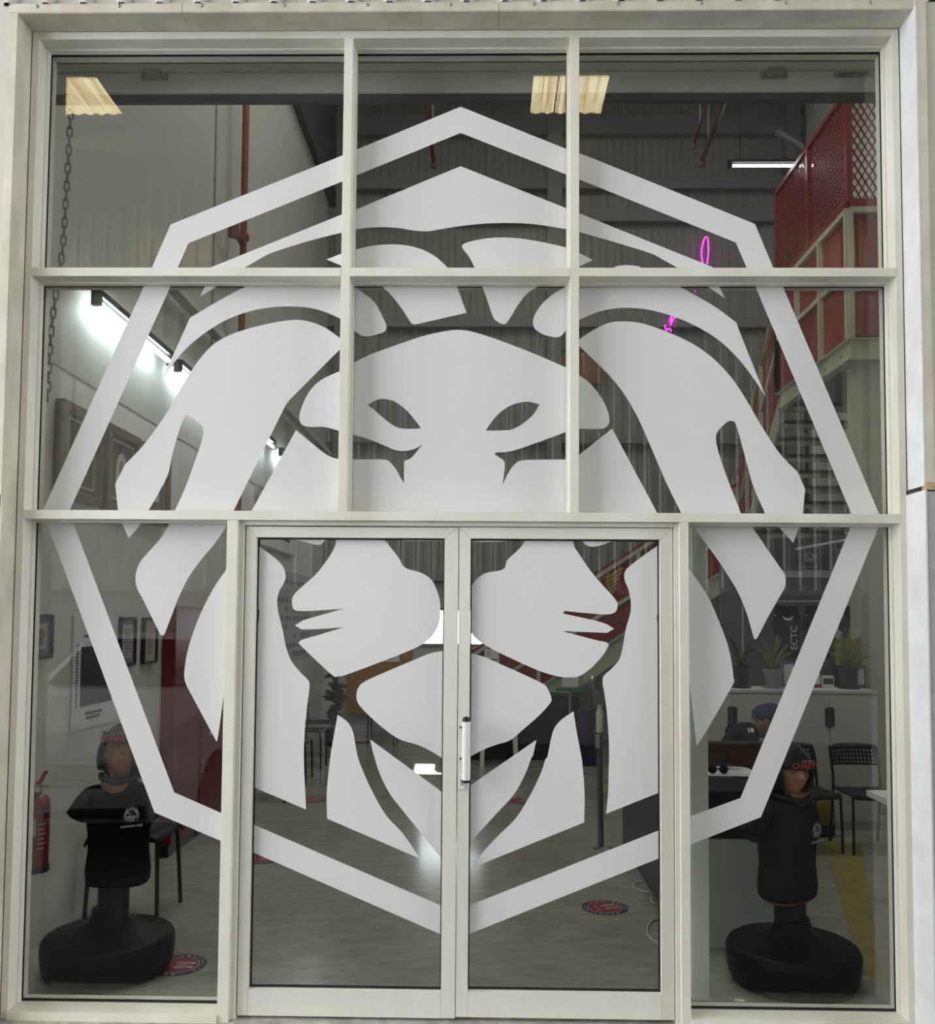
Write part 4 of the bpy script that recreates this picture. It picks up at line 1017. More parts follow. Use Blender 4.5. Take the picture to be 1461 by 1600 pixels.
def dummy(loc, rz, drop, basex, label, shirt, headturn, hem, hx=0.0, lx=0.088, la=27, hd_=0.0, pz=0.0, aL=1.0, aR=1.0):
    t = thing('training_dummy', label, 'training dummy', loc, rz, 'boxing dummies behind the sidelights')
    ca, sa = math.cos(-rz), math.sin(-rz)
    bx, by = basex*ca, basex*sa
    base = MB().lathe([(0.02, 0.0), (0.250, 0.0), (0.268, 0.008), (0.280, 0.035), (0.287, 0.08), (0.290, 0.125), (0.2875, 0.146), (0.279, 0.160), (0.266, 0.168), (0.250, 0.170), (0.20, 0.180), (0.15, 0.193), (0.115, 0.206), (0.094, 0.220), (0.083, 0.238), (0.077, 0.262), (0.074, 0.28), (0.02, 0.282)], (bx, by, 0), 56).build('base', RUBBER, t, smooth=50, world=False)
    MB().lathe([(0.02, 0.172), (0.022, 0.178), (0.022, 0.186), (0.002, 0.188)], (bx+0.15, by+0.12, 0), 16).build('filler_cap', RUBBER, base, smooth=50, world=False)
    z0 = -drop
    MB().lathe([(0.069, 0.235), (0.069, 0.40+z0)], (bx*0.5, by*0.5, 0), 28).build('post', BLACKP, t, smooth=50, world=False)
    rings = [(0.367, .118, .075), (.371, .136, .090), (.385, .147, .10), (.43, .150, .104), (.52, .139, .099), (.60, .141, .106), (.67, .151, .117), (.73, .163, .113), (.775, .152, .098), (.802, .122, .082), (.822, .088, .070), (.834, .066, .060)]
    b = MB(); b.rings([superring(z+z0, a*0.95, d) for z, a, d in rings])
    for s in (-1, 1):
        pts = [(s*0.09, 0, .768), (s*0.125, -0.002, .757), (s*0.152, -0.006, .728), (s*0.174, -0.010, .696), (s*0.190, -0.012, .670)]
        q_ = aL if s < 0 else aR
        pts = [(s*(0.09+(abs(x)-0.09)*q_), y, z) for x, y, z in pts]
        b.tube([(x, y, z+z0) for x, y, z in pts], [0.050, 0.052, 0.050, 0.047, 0.049], 16)
    o = b.build('t_shirt', shirt, t, smooth=60, world=False)
    if hem:
        MB().rings([superring(z+z0, a, d) for z, a, d in ((.353, .112, .07), (.366, .125, .08))]).build('torso_rim', SKIN, t, smooth=60, world=False)
    # neck, head, headgear turned a little
    Rz = Matrix.Rotation(headturn, 4, 'Z')
    nk = MB(); nk.rings([superring(z+z0, a, d, 0, cy, 24, 2.0) for z, a, d, cy in ((.80, .070, .062, .0), (.826, .064, .060, -.002), (.85, .058, .058, -.004), (.90, .056, .058, -.004), (.95, .055, .057, 0))])
    nk.build('neck', SKIN, t, smooth=60, world=False)
    # neckline scoop of skin on the chest
    b = MB(); pts = []
    for k in range(13):
        a = math.pi*k/12; pts.append((0.062*math.cos(a), -0.0, -0.048*math.sin(a)))
    sc = [(x, -0.092+1.6*abs(x)**1.6-0.30*(0.048+z), 0.838+z+z0) for x, _, z in pts]+[(-0.045, -0.066, 0.852+z0), (0.045, -0.066, 0.852+z0)]
    cen = len(sc); b.v = sc+[(0, -0.088, 0.825+z0)]
    b.f = [(i, (i+1) % cen, cen) for i in range(cen)]
    o2 = b.build('neckline', SKIN, t, smooth=80, world=False); md = o2.modifiers.new('s', 'SOLIDIFY'); md.thickness = 0.006
    HM = Matrix.Translation((hx, -0.014, 0.885+z0+hd_)) @ Rz
    hd = head_mesh(HM, h=0.222, w=0.166, d=0.20).build('head', SKIN, t, smooth=80, world=False)
    eye = MB()
    for s in (-1, 1):
        c = None
        eye.tube([HM @ Vector((s*0.033+q*0.013, -0.0875+abs(q)*0.003, 0.114)) for q in (-1, -0.5, 0, 0.5, 1)], 0.0022, 6)
    eye.build('eyelid_line', mat('skin_shade', (0.16, 0.06, 0.035), 0.6), hd, world=False)
    HG = Matrix.Translation((hx, -0.012, 0.872+z0+hd_)) @ Rz
    hg = head_mesh(HG, h=0.246, w=0.200, d=0.226, scale=1.0, face=False, skip=lambda u, a: (abs(a) < 0.82-0.08*abs(u-0.4) and 0.10 < u < 0.70+pz*3) or u < 0.02).build('headgear', VINYLB, t, smooth=80, world=False)
    md = hg.modifiers.new('s', 'SOLIDIFY'); md.thickness = 0.013; md.offset = 1
    for s in (-1, 1):
        c = HG @ Vector((s*0.078, -0.045, 0.098))
        b = MB(); b.rings([[HG @ Vector((s*(0.084+q), -0.008+0.030*math.cos(2*math.pi*k/16), 0.095+0.058*math.sin(2*math.pi*k/16))) for k in range(16)] for q in (0.0, 0.022, 0.028)])
        b.build('cheek_pad', VINYLB, hg, smooth=60, world=False)
    b = MB(); b.tube([HG @ Vector((0.090*math.sin(a), -0.026-0.070*math.cos(a)*0.9, -0.002+0.022*abs(math.sin(a)))) for a in [R(q) for q in range(-90, 91, 15)]], 0.014, 8)
    b.build('chin_strap', VINYLB, hg, smooth=60, world=False)
    b = MB(); b.rings([[HG @ Vector((r_*math.sin(a)*0.98, -r_*math.cos(a)*1.20, z+pz)) for a in [R(q) for q in range(-62, 63, 6)] for r_, z in ((0.094, zz),)] for zz in (0.166, 0.171, 0.204, 0.210)], cap=False)
    fb = b.build('forehead_pad', VINYLB, hg, smooth=60, world=False); md = fb.modifiers.new('s', 'SOLIDIFY'); md.thickness = 0.01
    tx = MB().text('CHAMP', 0.036, HG @ Matrix.Translation((0, -0.1205, 0.186+pz)) @ Matrix.Rotation(R(86), 4, 'X'), bold=0.0012, depth=0.001, shear=0.15)
    tx.build('forehead_lettering', REDT, fb, world=False)
    st = MB()
    for q in range(6):
        st.lathe([(0.003, -0.001), (0.003, 0.001)], (0, 0, 0), 5, 'y')
        for i in range(len(st.v)-10, len(st.v)): st.v[i] = tuple(HG @ (Vector(st.v[i])+Vector((-0.006+q*0.010, -0.1215, 0.206+pz))))
    st.build('star_row', LOGO, fb, world=False)
    LMx = Matrix.Translation((lx, -0.1105, 0.700+z0-(0.02 if hem else 0))) @ Matrix.Rotation(R(la), 4, 'Z')
    lion_logo(LMx, 0.078, LOGO, o, 'lion_print', world=False)
    MB().text('ALBARSHA UAE', 0.0135, LMx @ Matrix.Translation((0, -0.001, -0.050)) @ Matrix.Rotation(R(90), 4, 'X'), bold=0.0003).build('shirt_lettering', LOGO, o, world=False)
    return t
dummy((-1.658, 0.44, 0.0), R(4), -0.02, -0.034, 'boxing dummy in black t-shirt and headgear behind the left sidelight', SHIRT, R(-6), False, 0.018, 0.088, 27, -0.030, 0.012)
dummy((1.378, 0.43, 0.0), R(30), 0.002, 0.02, 'boxing dummy in black t-shirt with a reflection tint and headgear behind the right sidelight', SHIRT_REFL, R(-13), True, -0.006, 0.066, 8, -0.060, -0.026, 1.6, 0.5)

# ---- fire extinguisher on the left wall
fe = thing('fire_extinguisher', 'red powder fire extinguisher hung on the left wall at the window', 'fire extinguisher', (XL+0.075, 0.54, 0.42))
REDX = mat('extinguisher_red', (0.20, 0.004, 0.008), 0.25)
MB().lathe([(0.045, 0.0), (0.052, 0.006), (0.054, 0.02), (0.054, 0.30), (0.050, 0.322), (0.035, 0.340), (0.016, 0.348), (0.016, 0.365)], (0, 0, 0), 32).build('cylinder', REDX, fe, smooth=50, world=False)
MB().lathe([(0.058, 0.0), (0.058, 0.028), (0.054, 0.03)], (0, 0, -0.01), 24).build('foot_ring', BLACKP, fe, world=False)
B(-0.018, 0.018, -0.020, 0.020, 0.362, 0.385).build('valve', STEEL, fe, bevel=0.003, world=False)
MB().lathe([(0.014, -0.034), (0.014, -0.02)], (0.012, 0, 0.374), 14, 'y').build('gauge', CHROME, fe, world=False)
MB().tube([(-0.01, 0, 0.385), (0.01, 0.0, 0.41), (0.03, 0.01, 0.455)], [0.011, 0.011, 0.009], 8).build('carry_lever', REDX, fe, smooth=60, world=False)
MB().tube([(-0.015, -0.01, 0.384), (0.03, -0.012, 0.392), (0.05, -0.012, 0.385)], 0.007, 8).build('squeeze_lever', STEEL, fe, smooth=60, world=False)
MB().tube(catmull([(-0.018, 0, 0.374), (-0.045, -0.02, 0.36), (-0.066, -0.02, 0.28), (-0.064, -0.02, 0.14), (-0.06, -0.02, 0.05)], 5), 0.008, 8).build('hose', BLACKP, fe, smooth=60, world=False)
def wrap(a0, a1, z0, z1, m, nm, par, r=0.0546):
    b = MB(); n = 10
    b.v = [(r*math.sin(R(a0+(a1-a0)*k/n)), -r*math.cos(R(a0+(a1-a0)*k/n)), z) for z in (z0, z1) for k in range(n+1)]
    b.f = [(k, k+1, n+2+k, n+1+k) for k in range(n)]
    return b.build(nm, m, par, smooth=60, world=False)
lb = wrap(-60, 20, 0.16, 0.245, mat('label_pale', (0.42, 0.33, 0.32), 0.5), 'label', fe)
for k in range(3): wrap(-50, 0, 0.170+k*0.024, 0.182+k*0.024, INK, 'pictogram', lb, 0.0552)
wrap(20, 80, 0.262, 0.285, mat('label_blue', (0.02, 0.03, 0.14), 0.5), 'powder_label', fe)
b = MB().text('POWDER', 0.018, Matrix.Rotation(R(50), 4, 'Z') @ Matrix.Translation((0, -0.0556, 0.2735)) @ Matrix.Rotation(R(90), 4, 'X'))
b.build('powder_lettering', LOGO, fe, world=False)
for k in range(6): wrap(28, 62+5*(k % 2), 0.10+k*0.022, 0.109+k*0.022, mat('label_print', (0.50, 0.22, 0.2), 0.6), 'print_line', fe)
MB().box(-0.075, -0.052, -0.015, 0.015, 0.20, 0.33).box(-0.075, -0.02, -0.01, 0.01, 0.345, 0.36).build('wall_bracket', BLACKM, fe, world=False)

# ---- perforated black chairs
def grid_panel(f, nu, nv, hole):
    b = MB(); b.v = [f(i/nu, j/nv) for j in range(nv+1) for i in range(nu+1)]
    for j in range(nv):
        for i in range(nu):
            if hole(i, j): continue
            b.f.append((j*(nu+1)+i, j*(nu+1)+i+1, (j+1)*(nu+1)+i+1, (j+1)*(nu+1)+i))
    return b
def make_chair():
    t = thing('perforated_chair', 'x', 'chair', (0, 0, 0), 0, 'black perforated stacking chairs')
    w = 0.19
    def seat(u, v):
        y = -0.20+0.40*v; z = 0.452-0.012*math.sin(math.pi*min(1, v*1.1))
        if v > 0.88: q = (v-0.88)/0.12; z -= 0.035*q*q; y = -0.20+0.40*0.88+0.034*math.sin(q*1.3)
        x = (u-0.5)*2*w
        return (x, y, z-0.010*(1-abs(2*u-1)**2))
    o = grid_panel(seat, 27, 23, lambda i, j: i % 2 == 1 and j % 2 == 1 and 3 < i < 24 and 3 < j < 18).build('seat', BLACKP, t, smooth=50, world=False)
    md = o.modifiers.new('s', 'SOLIDIFY'); md.thickness = 0.012
    def back(u, v):
        x = (u-0.5)*2*w; e = 0.02*(abs(2*u-1)**6)
        return (x*(1-0.06*max(0, v-0.75)*4*(abs(2*u-1)**3)), -0.225-0.055*v+0.035*(2*u-1)**2, 0.615+0.165*v-e*(v if v > 0.5 else 0)*0.8)
    o = grid_panel(back, 27, 11, lambda i, j: i % 2 == 1 and j % 2 == 1 and 1 < i < 26 and 1 <= j <= 9 and j != 9).build('backrest', BLACKP, t, smooth=50, world=False)
    md = o.modifiers.new('s', 'SOLIDIFY'); md.thickness = 0.010
    for s in (-1, 1):
        MB().tube(catmull([(s*0.185, 0.19, 0.0), (s*0.183, 0.185, 0.25), (s*0.180, 0.175, 0.415), (s*0.178, 0.145, 0.436), (s*0.176, 0.0, 0.436), (s*0.176, -0.17, 0.436)], 4), 0.011, 8).build('leg', BLACKM, t, smooth=60, world=False)
        MB().tube(catmull([(s*0.19, -0.265, 0.0), (s*0.187, -0.215, 0.30), (s*0.186, -0.195, 0.44), (s*0.186, -0.20, 0.55), (s*0.188, -0.225, 0.64), (s*0.186, -0.262, 0.76)], 4), 0.011, 8).build('leg', BLACKM, t, smooth=60, world=False)
    for y in (0.12, -0.18): MB().tube([(-0.176, y, 0.432), (0.176, y, 0.432)], 0.009, 8).build('cross_bar', BLACKM, t, smooth=60, world=False)
    return t
ch0 = make_chair()
ch0.scale = (0.91, 0.91, 0.91)
CH = [      ((-1.885, 4.35, 0), R(-90), 'black perforated chair along the left wall, first past the lockers'),
      ((-1.885, 5.28, 0), R(-90), 'black perforated chair in the left row, middle one'),
      ((-1.885, 6.10, 0), R(-90), 'black perforated chair in the left row before the artificial plant'),
      ((-1.885, 6.85, 0), R(-90), 'black perforated chair in the left row nearest the artificial plant'),
      ((-1.30, 8.10, 0), R(180), 'black perforated chair in front of the orange wooden board'),
      ((2.31, 2.80, 0), R(188), 'black perforated chair half hidden by the right boxing dummy'),
      ((2.735, 2.80, 0), R(180), 'black perforated chair in full view before the white cabinets')]
for i, (l, r, lab) in enumerate(CH):
    if i == 0:
        ch0.location = l; ch0.rotation_euler = (0, 0, r); ch0['label'] = lab
    elif False: ch0.location = l; ch0.rotation_euler = (0, 0, r); ch0['label'] = lab
    else: copy_tree(ch0, None, l, r, lab)

# ---- round floor stickers
def make_sticker():
    t = thing('floor_sticker', 'x', 'sticker', (0, 0, 0), 0, 'round footprint stickers on the floor')
    MB().lathe([(0.130, 0.0002), (0.130, 0.0008)], n=48).build('navy_ring', NAVY, t, world=False)
    MB().lathe([(0.098, 0.0008), (0.098, 0.0011)], n=48).build('white_ring', STWHITE, t, world=False)
    MB().lathe([(0.094, 0.0011), (0.094, 0.0014)], n=48).build('red_disc', STRED, t, world=False)
    for s in (-1, 1):
        b = MB()
        for k in range(8):
            x = -0.012+k*0.009; hw = 0.015*math.sin(math.pi*(k+1.6)/10.5)+0.004
            b.box(x, x+0.0035, s*0.024-hw, s*0.024+hw, 0.0014, 0.0017)
        for k in range(3):
            x = -0.058+k*0.009; b.box(x, x+0.0035, s*0.024-0.011, s*0.024+0.011, 0.0014, 0.0017)
        b.lathe([(0.011, 0.0014), (0.011, 0.0017)], (0.066, s*0.024, 0), 12)
        b.build('footprint', STWHITE, t, world=False)
    for k in range(22):
        a = 2*math.pi*k/22
        if 6 < k < 9 or 17 < k < 20: continue
        MB().bar((0.106*math.cos(a), 0.106*math.sin(a), 0.0011), (0.120*math.cos(a), 0.120*math.sin(a), 0.0011), 0.004+0.003*(k % 3), 0.0006).build('ring_lettering', STWHITE, t, world=False)
    return t
s0_ = make_sticker()
SK = [((-1.396, 0.508), 'round red and navy footprint sticker beside the left dummy base'), ((-1.466, 2.355), 'round footprint sticker behind the lower left corner of the left door'),
      ((0.692, 1.424), 'round footprint sticker fully visible behind the right door'), ((0.343, 4.359), 'round footprint sticker seen between the lion chin pieces'),
      ((-1.501, 4.318), 'round footprint sticker near the chair row on the left'), ((-1.547, 8.064), 'faint footprint sticker on the floor at the back wall')]
for i, (l, lab) in enumerate(SK):
    if i == 0: s0_.location = (*l, 0.0003); s0_['label'] = lab
    else: copy_tree(s0_, None, (*l, 0.0003), R(12*i), lab)
fm = MB(); fm.poly([[(2.50, 3.00, 0.0004), (2.77, 3.00, 0.0004), (1.80, 0.44, 0.0004), (1.735, 0.50, 0.0004)]], 0.0006, (0, 0, 1))  # yellow reflection from outside, drawn as a stripe on the floor
tag(fm.build('painted_reflection', YELLOW_REFL), 'yellow outside reflection drawn as a floor stripe beside the right dummy', 'reflection')

# ---- reception desk behind the right sidelight
PANELG = mat('desk_panel', (0.33, 0.36, 0.33), 0.6)
pp = thing('partition_post', 'tall pale grey green post beside the right door frame', 'post', (0.93, 0.21, 0))
B(0.895, 0.963, 0.17, 0.235, 0, 2.20).build('shaft', mat('post_pale', (0.52, 0.55, 0.50), 0.55), pp, bevel=0.003)
B(0.885, 0.973, 0.16, 0.245, 0, 0.012).build('foot_plate', STEEL, pp)
dk = thing('reception_desk', 'reception desk with grey front panel and dark side', 'desk', (1.38, 1.4, 0))
B(1.03, 1.46, 0.82, 0.85, 0.0, 0.53).build('front_panel', PANELG, dk)
B(1.03, 1.46, 0.815, 0.85, 0.53, 0.74).build('front_fascia', BLACKP, dk)
B(1.01, 1.03, 0.815, 2.83, 0.0, 0.74).build('side_panel', mat('desk_side', (0.05, 0.053, 0.052), 0.5), dk)
B(1.005, 1.47, 0.80, 1.92, 0.74, 0.765).build('desk_top', BLACKP, dk, bevel=0.003)
B(1.005, 1.45, 1.92, 2.84, 0.74, 0.765).build('side_top', BLACKP, dk, bevel=0.003)
B(1.04, 1.86, 1.93, 1.96, 0.0, 0.845).build('wooden_screen', WOODB, dk, bevel=0.003)
B(1.04, 1.86, 1.915, 1.975, 0.845, 0.858).build('screen_cap', DARKWOOD, dk)
rd = random.Random(11)
for k in range(6):
    t = thing('paper_sheet', ['sheet of paper at the bottom of the pile on the desk', 'crumpled sheet in the paper pile on the desk', 'white sheet in the middle of the desk pile', 'printed sheet in the desk pile', 'white sheet near the top of the desk pile', 'topmost white sheet of the pile on the desk'][k], 'paper', (1.20+0.03*k, 1.30+0.02*(k % 3), 0.766+0.0022*k), R(rd.uniform(-25, 25)), 'papers on the reception desk')
    b = MB(); n = 6
    b.v = [(-0.15+0.30*i/n, -0.105+0.21*j/n, 0.001+0.012*(k == 5)*math.sin(3*i/n)*math.sin(2.5*j/n)) for j in range(n+1) for i in range(n+1)]
    b.f = [(j*(n+1)+i, j*(n+1)+i+1, (j+1)*(n+1)+i+1, (j+1)*(n+1)+i) for j in range(n) for i in range(n)]
    o = b.build('sheet', PAPER, t, world=False); md = o.modifiers.new('s', 'SOLIDIFY'); md.thickness = 0.001
    if k in (3, 5):
        q = MB()
        for i in range(5): q.box(-0.12, 0.05+0.03*(i % 3), -0.07+i*0.03, -0.062+i*0.03, 0.016 if k == 5 else 0.003, 0.017 if k == 5 else 0.004)
        q.build('print_block', INK, t, world=False)
t = thing('sunglasses', 'dark folded glasses lying on the paper pile', 'glasses', (1.27, 1.20, 0.785))
for s in (-1, 1): MB().lathe([(0.024, -0.002), (0.024, 0.002)], (s*0.03, 0, 0.022), 14, 'y').build('lens', BLACKM, t, world=False)
MB().tube([(-0.008, 0, 0.026), (0.008, 0, 0.026)], 0.003, 6).build('bridge', BLACKM, t, world=False)
for s in (-1, 1): MB().tube([(s*0.055, 0, 0.028), (s*0.052, 0.06, 0.014), (s*0.03, 0.10, 0.004)], 0.003, 6).build('temple', BLACKM, t, world=False)
t = thing('desk_monitor', 'dark box standing on the desk behind the post', 'monitor', (1.38, 2.35, 0.766))
B(1.26, 1.48, 2.33, 2.37, 0.79, 1.0).build('casing', BLACKP, t, bevel=0.004)
B(1.33, 1.41, 2.28, 2.42, 0.766, 0.775).build('foot', BLACKP, t)
B(1.36, 1.38, 2.345, 2.36, 0.775, 0.80).build('neck', BLACKP, t)
cb = thing('cable', 'white cable lying on the floor along the dark desk side', 'cable', tuple(at(1012, 1400, z=0.0)))
CBM = mat('cable_white', (0.42, 0.42, 0.40), 0.5)
zc = 0.006
for s in ([(1003, 1378), (992, 1380), (991, 1387), (1002, 1392), (1014, 1394)], [(1017, 1401), (1019, 1409), (1024, 1412)], [(1037, 1436), (1022, 1437), (1013, 1446), (1012, 1458), (1019, 1468), (1035, 1477)]):
    MB().tube(catmull([at(a, c, z=zc) for a, c in s], 6), 0.0055, 6).build('cable_run', CBM, cb, smooth=60)
wt = thing('white_table', 'corner of a white table at the right edge of the sidelight', 'table', (2.5, 0.72, 0))
B(2.0, 2.9, 0.36, 1.06, 0.70, 0.732).build('table_top', WHITEP, wt, bevel=0.003)
for x, y in ((2.78, 0.45), (2.78, 0.97), (2.35, 0.45), (2.35, 0.97)):
    MB().tube([(x, y, 0), (x, y, 0.70)], 0.018, 10).build('leg', STEEL, wt, smooth=60)

# ---- person bent over behind the desk
pe_ = thing('person', 'person in blue cap and black printed shirt, head bent down behind the desk', 'person', (1.66, 2.42, 0))
me = bpy.data.meshes.new('body')
J = {'pel': (1.62, 2.44, .52, .12), 'sp': (1.66, 2.44, .66, .11), 'ch': (1.72, 2.44, .77, .115), 'nb': (1.79, 2.43, .865, .070), 'nk': (1.83, 2.43, .885, .050),
     'ls': (1.755, 2.29, .835, .062), 'le': (1.82, 2.20, .63, .048), 'lw': (2.02, 2.19, .60, .034), 'lh': (2.10, 2.20, .585, .030),
     'rs': (1.755, 2.58, .835, .062), 're': (1.80, 2.68, .63, .048), 'rw': (2.0, 2.66, .60, .034), 'rh': (2.08, 2.65, .585, .030),
     'lhp': (1.63, 2.36, .50, .09), 'lk': (2.02, 2.33, .47, .065), 'la': (2.02, 2.33, .09, .042), 'lt': (2.16, 2.33, .04, .038),
     'rhp': (1.63, 2.52, .50, .09), 'rk': (2.02, 2.56, .47, .065), 'ra': (2.02, 2.56, .09, .042), 'rt': (2.16, 2.56, .04, .038)}
ks = list(J); E_ = [('pel', 'sp'), ('sp', 'ch'), ('ch', 'nb'), ('nb', 'nk'), ('nb', 'ls'), ('ls', 'le'), ('le', 'lw'), ('lw', 'lh'), ('nb', 'rs'), ('rs', 're'), ('re', 'rw'), ('rw', 'rh'),
     ('pel', 'lhp'), ('lhp', 'lk'), ('lk', 'la'), ('la', 'lt'), ('pel', 'rhp'), ('rhp', 'rk'), ('rk', 'ra'), ('ra', 'rt')]
me.from_pydata([(J[k][0]-1.66, J[k][1]-2.42, J[k][2]) for k in ks], [(ks.index(a), ks.index(c)) for a, c in E_], [])
body = bpy.data.objects.new('body', me); COL.objects.link(body); body.parent = pe_
md = body.modifiers.new('skin', 'SKIN')
for i, k in enumerate(ks):
    me.skin_vertices[0].data[i].radius = (J[k][3], J[k][3]); me.skin_vertices[0].data[i].use_root = (k == 'pel')
md2 = body.modifiers.new('sub', 'SUBSURF'); md2.levels = 2; md2.render_levels = 2
md.use_smooth_shade = True
me.materials.append(SHIRT)
HMp = Matrix.Translation((1.845, 2.43, 0.855)) @ Matrix.Rotation(R(90-18), 4, 'Z') @ Matrix.Rotation(R(38), 4, 'X') @ Matrix.Translation((0, 0, -0.01))
hd = head_mesh(HMp, h=0.225, w=0.155, d=0.195).build('head', SKINP, pe_, smooth=80)
nk = MB().tube([(1.79, 2.43, .85), (1.83, 2.43, .88), HMp @ Vector((0, 0.02, 0.06))], [0.058, 0.054, 0.052], 14).build('neck', SKINP, pe_, smooth=60)
CAPM = mat('cap_blue', (0.008, 0.02, 0.065), 0.8)
cpo = head_mesh(HMp @ Matrix.Translation((0, 0.002, 0.004)), h=0.240, w=0.176, d=0.218, face=False, skip=lambda u, a: u < (0.40 if abs(a) > 1.75 else 0.56)).build('cap', CAPM, pe_, smooth=80)
md = cpo.modifiers.new('s', 'SOLIDIFY'); md.thickness = 0.005; md.offset = 1
pk = MB(); pts = [HMp @ Vector((0.075*math.sin(a), -0.095-0.075*math.cos(a), 0.128-0.012*math.cos(a))) for a in [R(q) for q in range(-80, 81, 16)]]+[HMp @ Vector((0.072*math.sin(a), -0.09*math.cos(a)-0.015, 0.136)) for a in [R(q) for q in range(75, -76, -15)]]
pk.poly([pts], 0.004, (0, 0, 1)).build('cap_peak', CAPM, cpo)
MB().lathe([(0.010, 0), (0.008, 0.004), (0.001, 0.006)], tuple(HMp @ Vector((0, 0.0, 0.240))), 10).build('cap_button', CAPM, cpo)
hr = head_mesh(HMp, h=0.229, w=0.160, d=0.202, face=False, skip=lambda u, a: not (0.32 < u < 0.60 and abs(a) > 2.0)).build('hair', INK, pe_, smooth=80)
TM = Matrix.Translation((1.752, 2.243, 0.892)) @ Matrix.Rotation(R(50), 4, 'X')
MB().text('18', 0.045, TM, bold=0.002, depth=0.003).build('shirt_number', LOGO, pe_)
sl = thing('stool', 'dark stool under the seated person behind the desk', 'stool', (1.60, 2.44, 0))
MB().lathe([(0.15, 0.345), (0.17, 0.35), (0.17, 0.375), (0.15, 0.38)], (1.60, 2.44, 0), 24).build('seat', BLACKP, sl, smooth=50)
MB().tube([(1.60, 2.44, 0.02), (1.60, 2.44, 0.345)], 0.025, 12).build('column', CHROME, sl, smooth=60)
MB().lathe([(0.18, 0.0), (0.18, 0.012), (0.03, 0.03)], (1.60, 2.44, 0), 24).build('foot', BLACKM, sl, smooth=50)

# ---- white cabinets, plants and merchandise
CABM = mat('cabinet_white', (0.50, 0.50, 0.47), 0.5)
for k, (x0, x1) in enumerate(((1.572, 2.334), (2.336, 3.08))):
    t = thing('cabinet', ['white two-door cabinet behind the person in the cap', 'white two-door cabinet behind the two black chairs on the right'][k], 'cabinet', ((x0+x1)/2, 3.6, 0), group='white cabinets on the right')
    B(x0, x1, 3.42, 3.80, 0.0, 1.040).build('body', CABM, t)
    B(x0-0.001, x1+0.001, 3.395, 3.805, 1.045, 1.072).build('top_board', CABM, t, bevel=0.002)
    xm = (x0+x1)/2
    for a, c, s in ((x0+0.004, xm-0.002, 1), (xm+0.002, x1-0.004, -1)):
        d = B(a, c, 3.40, 3.418, 0.06, 1.037).build('door', CABM, t, bevel=0.0015)
        e = c if s > 0 else a; f0, f1 = (e-0.034, e-0.001) if s > 0 else (e+0.001, e+0.034)
        pts = [(f0+(0.012 if s > 0 else 0), 0.785), (f1-(0 if s > 0 else 0.012), 0.785), (f1, 0.797), (f1, 0.928), (f1-(0 if s > 0 else 0.012), 0.94), (f0+(0.012 if s > 0 else 0), 0.94), (f0, 0.928), (f0, 0.797)]
        MB().poly([[(x, 3.392, z) for x, z in pts]], 0.008, (0, 1, 0)).build('cup_handle', BLACKP, d)
    B(x0+0.01, x1-0.01, 3.43, 3.44, 0.0, 0.055).build('plinth', GREYST, t)
def blade(b, base, tip, bend, w, n=7):
    base, tip, bend = Vector(base), Vector(tip), Vector(bend)
    d = tip-base; side = d.cross(Vector((0, 1, 0.2)))
    side = side.normalized() if side.length > 1e-6 else Vector((1, 0, 0))
    L, Rr = [], []
    for k in range(n+1):
        t = k/n; p = base*(1-t)**2+(base+d*0.5+bend)*2*t*(1-t)+tip*t*t
        ww = w*(math.sin(math.pi*(0.12+0.88*t))**0.8 if t < 1 else 0.02)
        L.append(p-side*ww); Rr.append(p+side*ww)
    o = len(b.v); b.v += [tuple(p) for p in L]+[tuple(p) for p in Rr]
    b.f += [(o+k, o+k+1, o+n+2+k, o+n+1+k) for k in range(n)]
def plant(px, label, potm, leafm, leaves, r, h, w):
    p = at(px, 1075, y=3.58); loc = (p.x, 3.58, 1.072)
    t = thing('potted_plant', label, 'plant', loc, group='potted plants on the white cabinets')
    pot = MB().lathe([(r*0.70, 0.0), (r*0.95, h*0.88), (r*1.08, h*0.88), (r*1.08, h), (r*0.92, h), (r*0.88, h*0.9), (0.01, h*0.9)], n=24).build('pot', potm, t, smooth=40, world=False)
    MB().lathe([(r*1.1, 0.0), (r*1.2, 0.012), (r*1.1, 0.014)], n=24).build('saucer', potm, pot, world=False)
    for (dx, dz, by) in leaves:
        b = MB(); blade(b, (dx*0.06, 0, h*0.9), (dx, by, dz), (dx*-0.18, by*0.3, 0.05), w)
        o = b.build('leaf', leafm, t, smooth=80, world=False); md = o.modifiers.new('s', 'SOLIDIFY'); md.thickness = 0.002
plant(1158, 'dark spiky plant in a navy pot at the left end of the cabinets', mat('pot_navy', (0.012, 0.018, 0.035), 0.5), GREENL,
      [(-0.11, 0.42, -0.02), (-0.055, 0.30, 0.03), (0.085, 0.37, 0.0), (0.13, 0.33, 0.04), (0.03, 0.26, -0.05), (0.055, 0.31, 0.05)], 0.068, 0.175, 0.018)
plant(1208, 'pale striped plant in a grey pot in the middle of the cabinets', mat('pot_grey', (0.22, 0.23, 0.24), 0.5), GREENP,
      [(-0.10, 0.42, 0.0), (-0.14, 0.33, 0.03), (0.05, 0.44, 0.0), (0.14, 0.36, 0.0), (0.19, 0.30, 0.02), (-0.03, 0.36, -0.05), (0.02, 0.30, 0.05), (0.10, 0.42, 0.05)], 0.075, 0.15, 0.015)
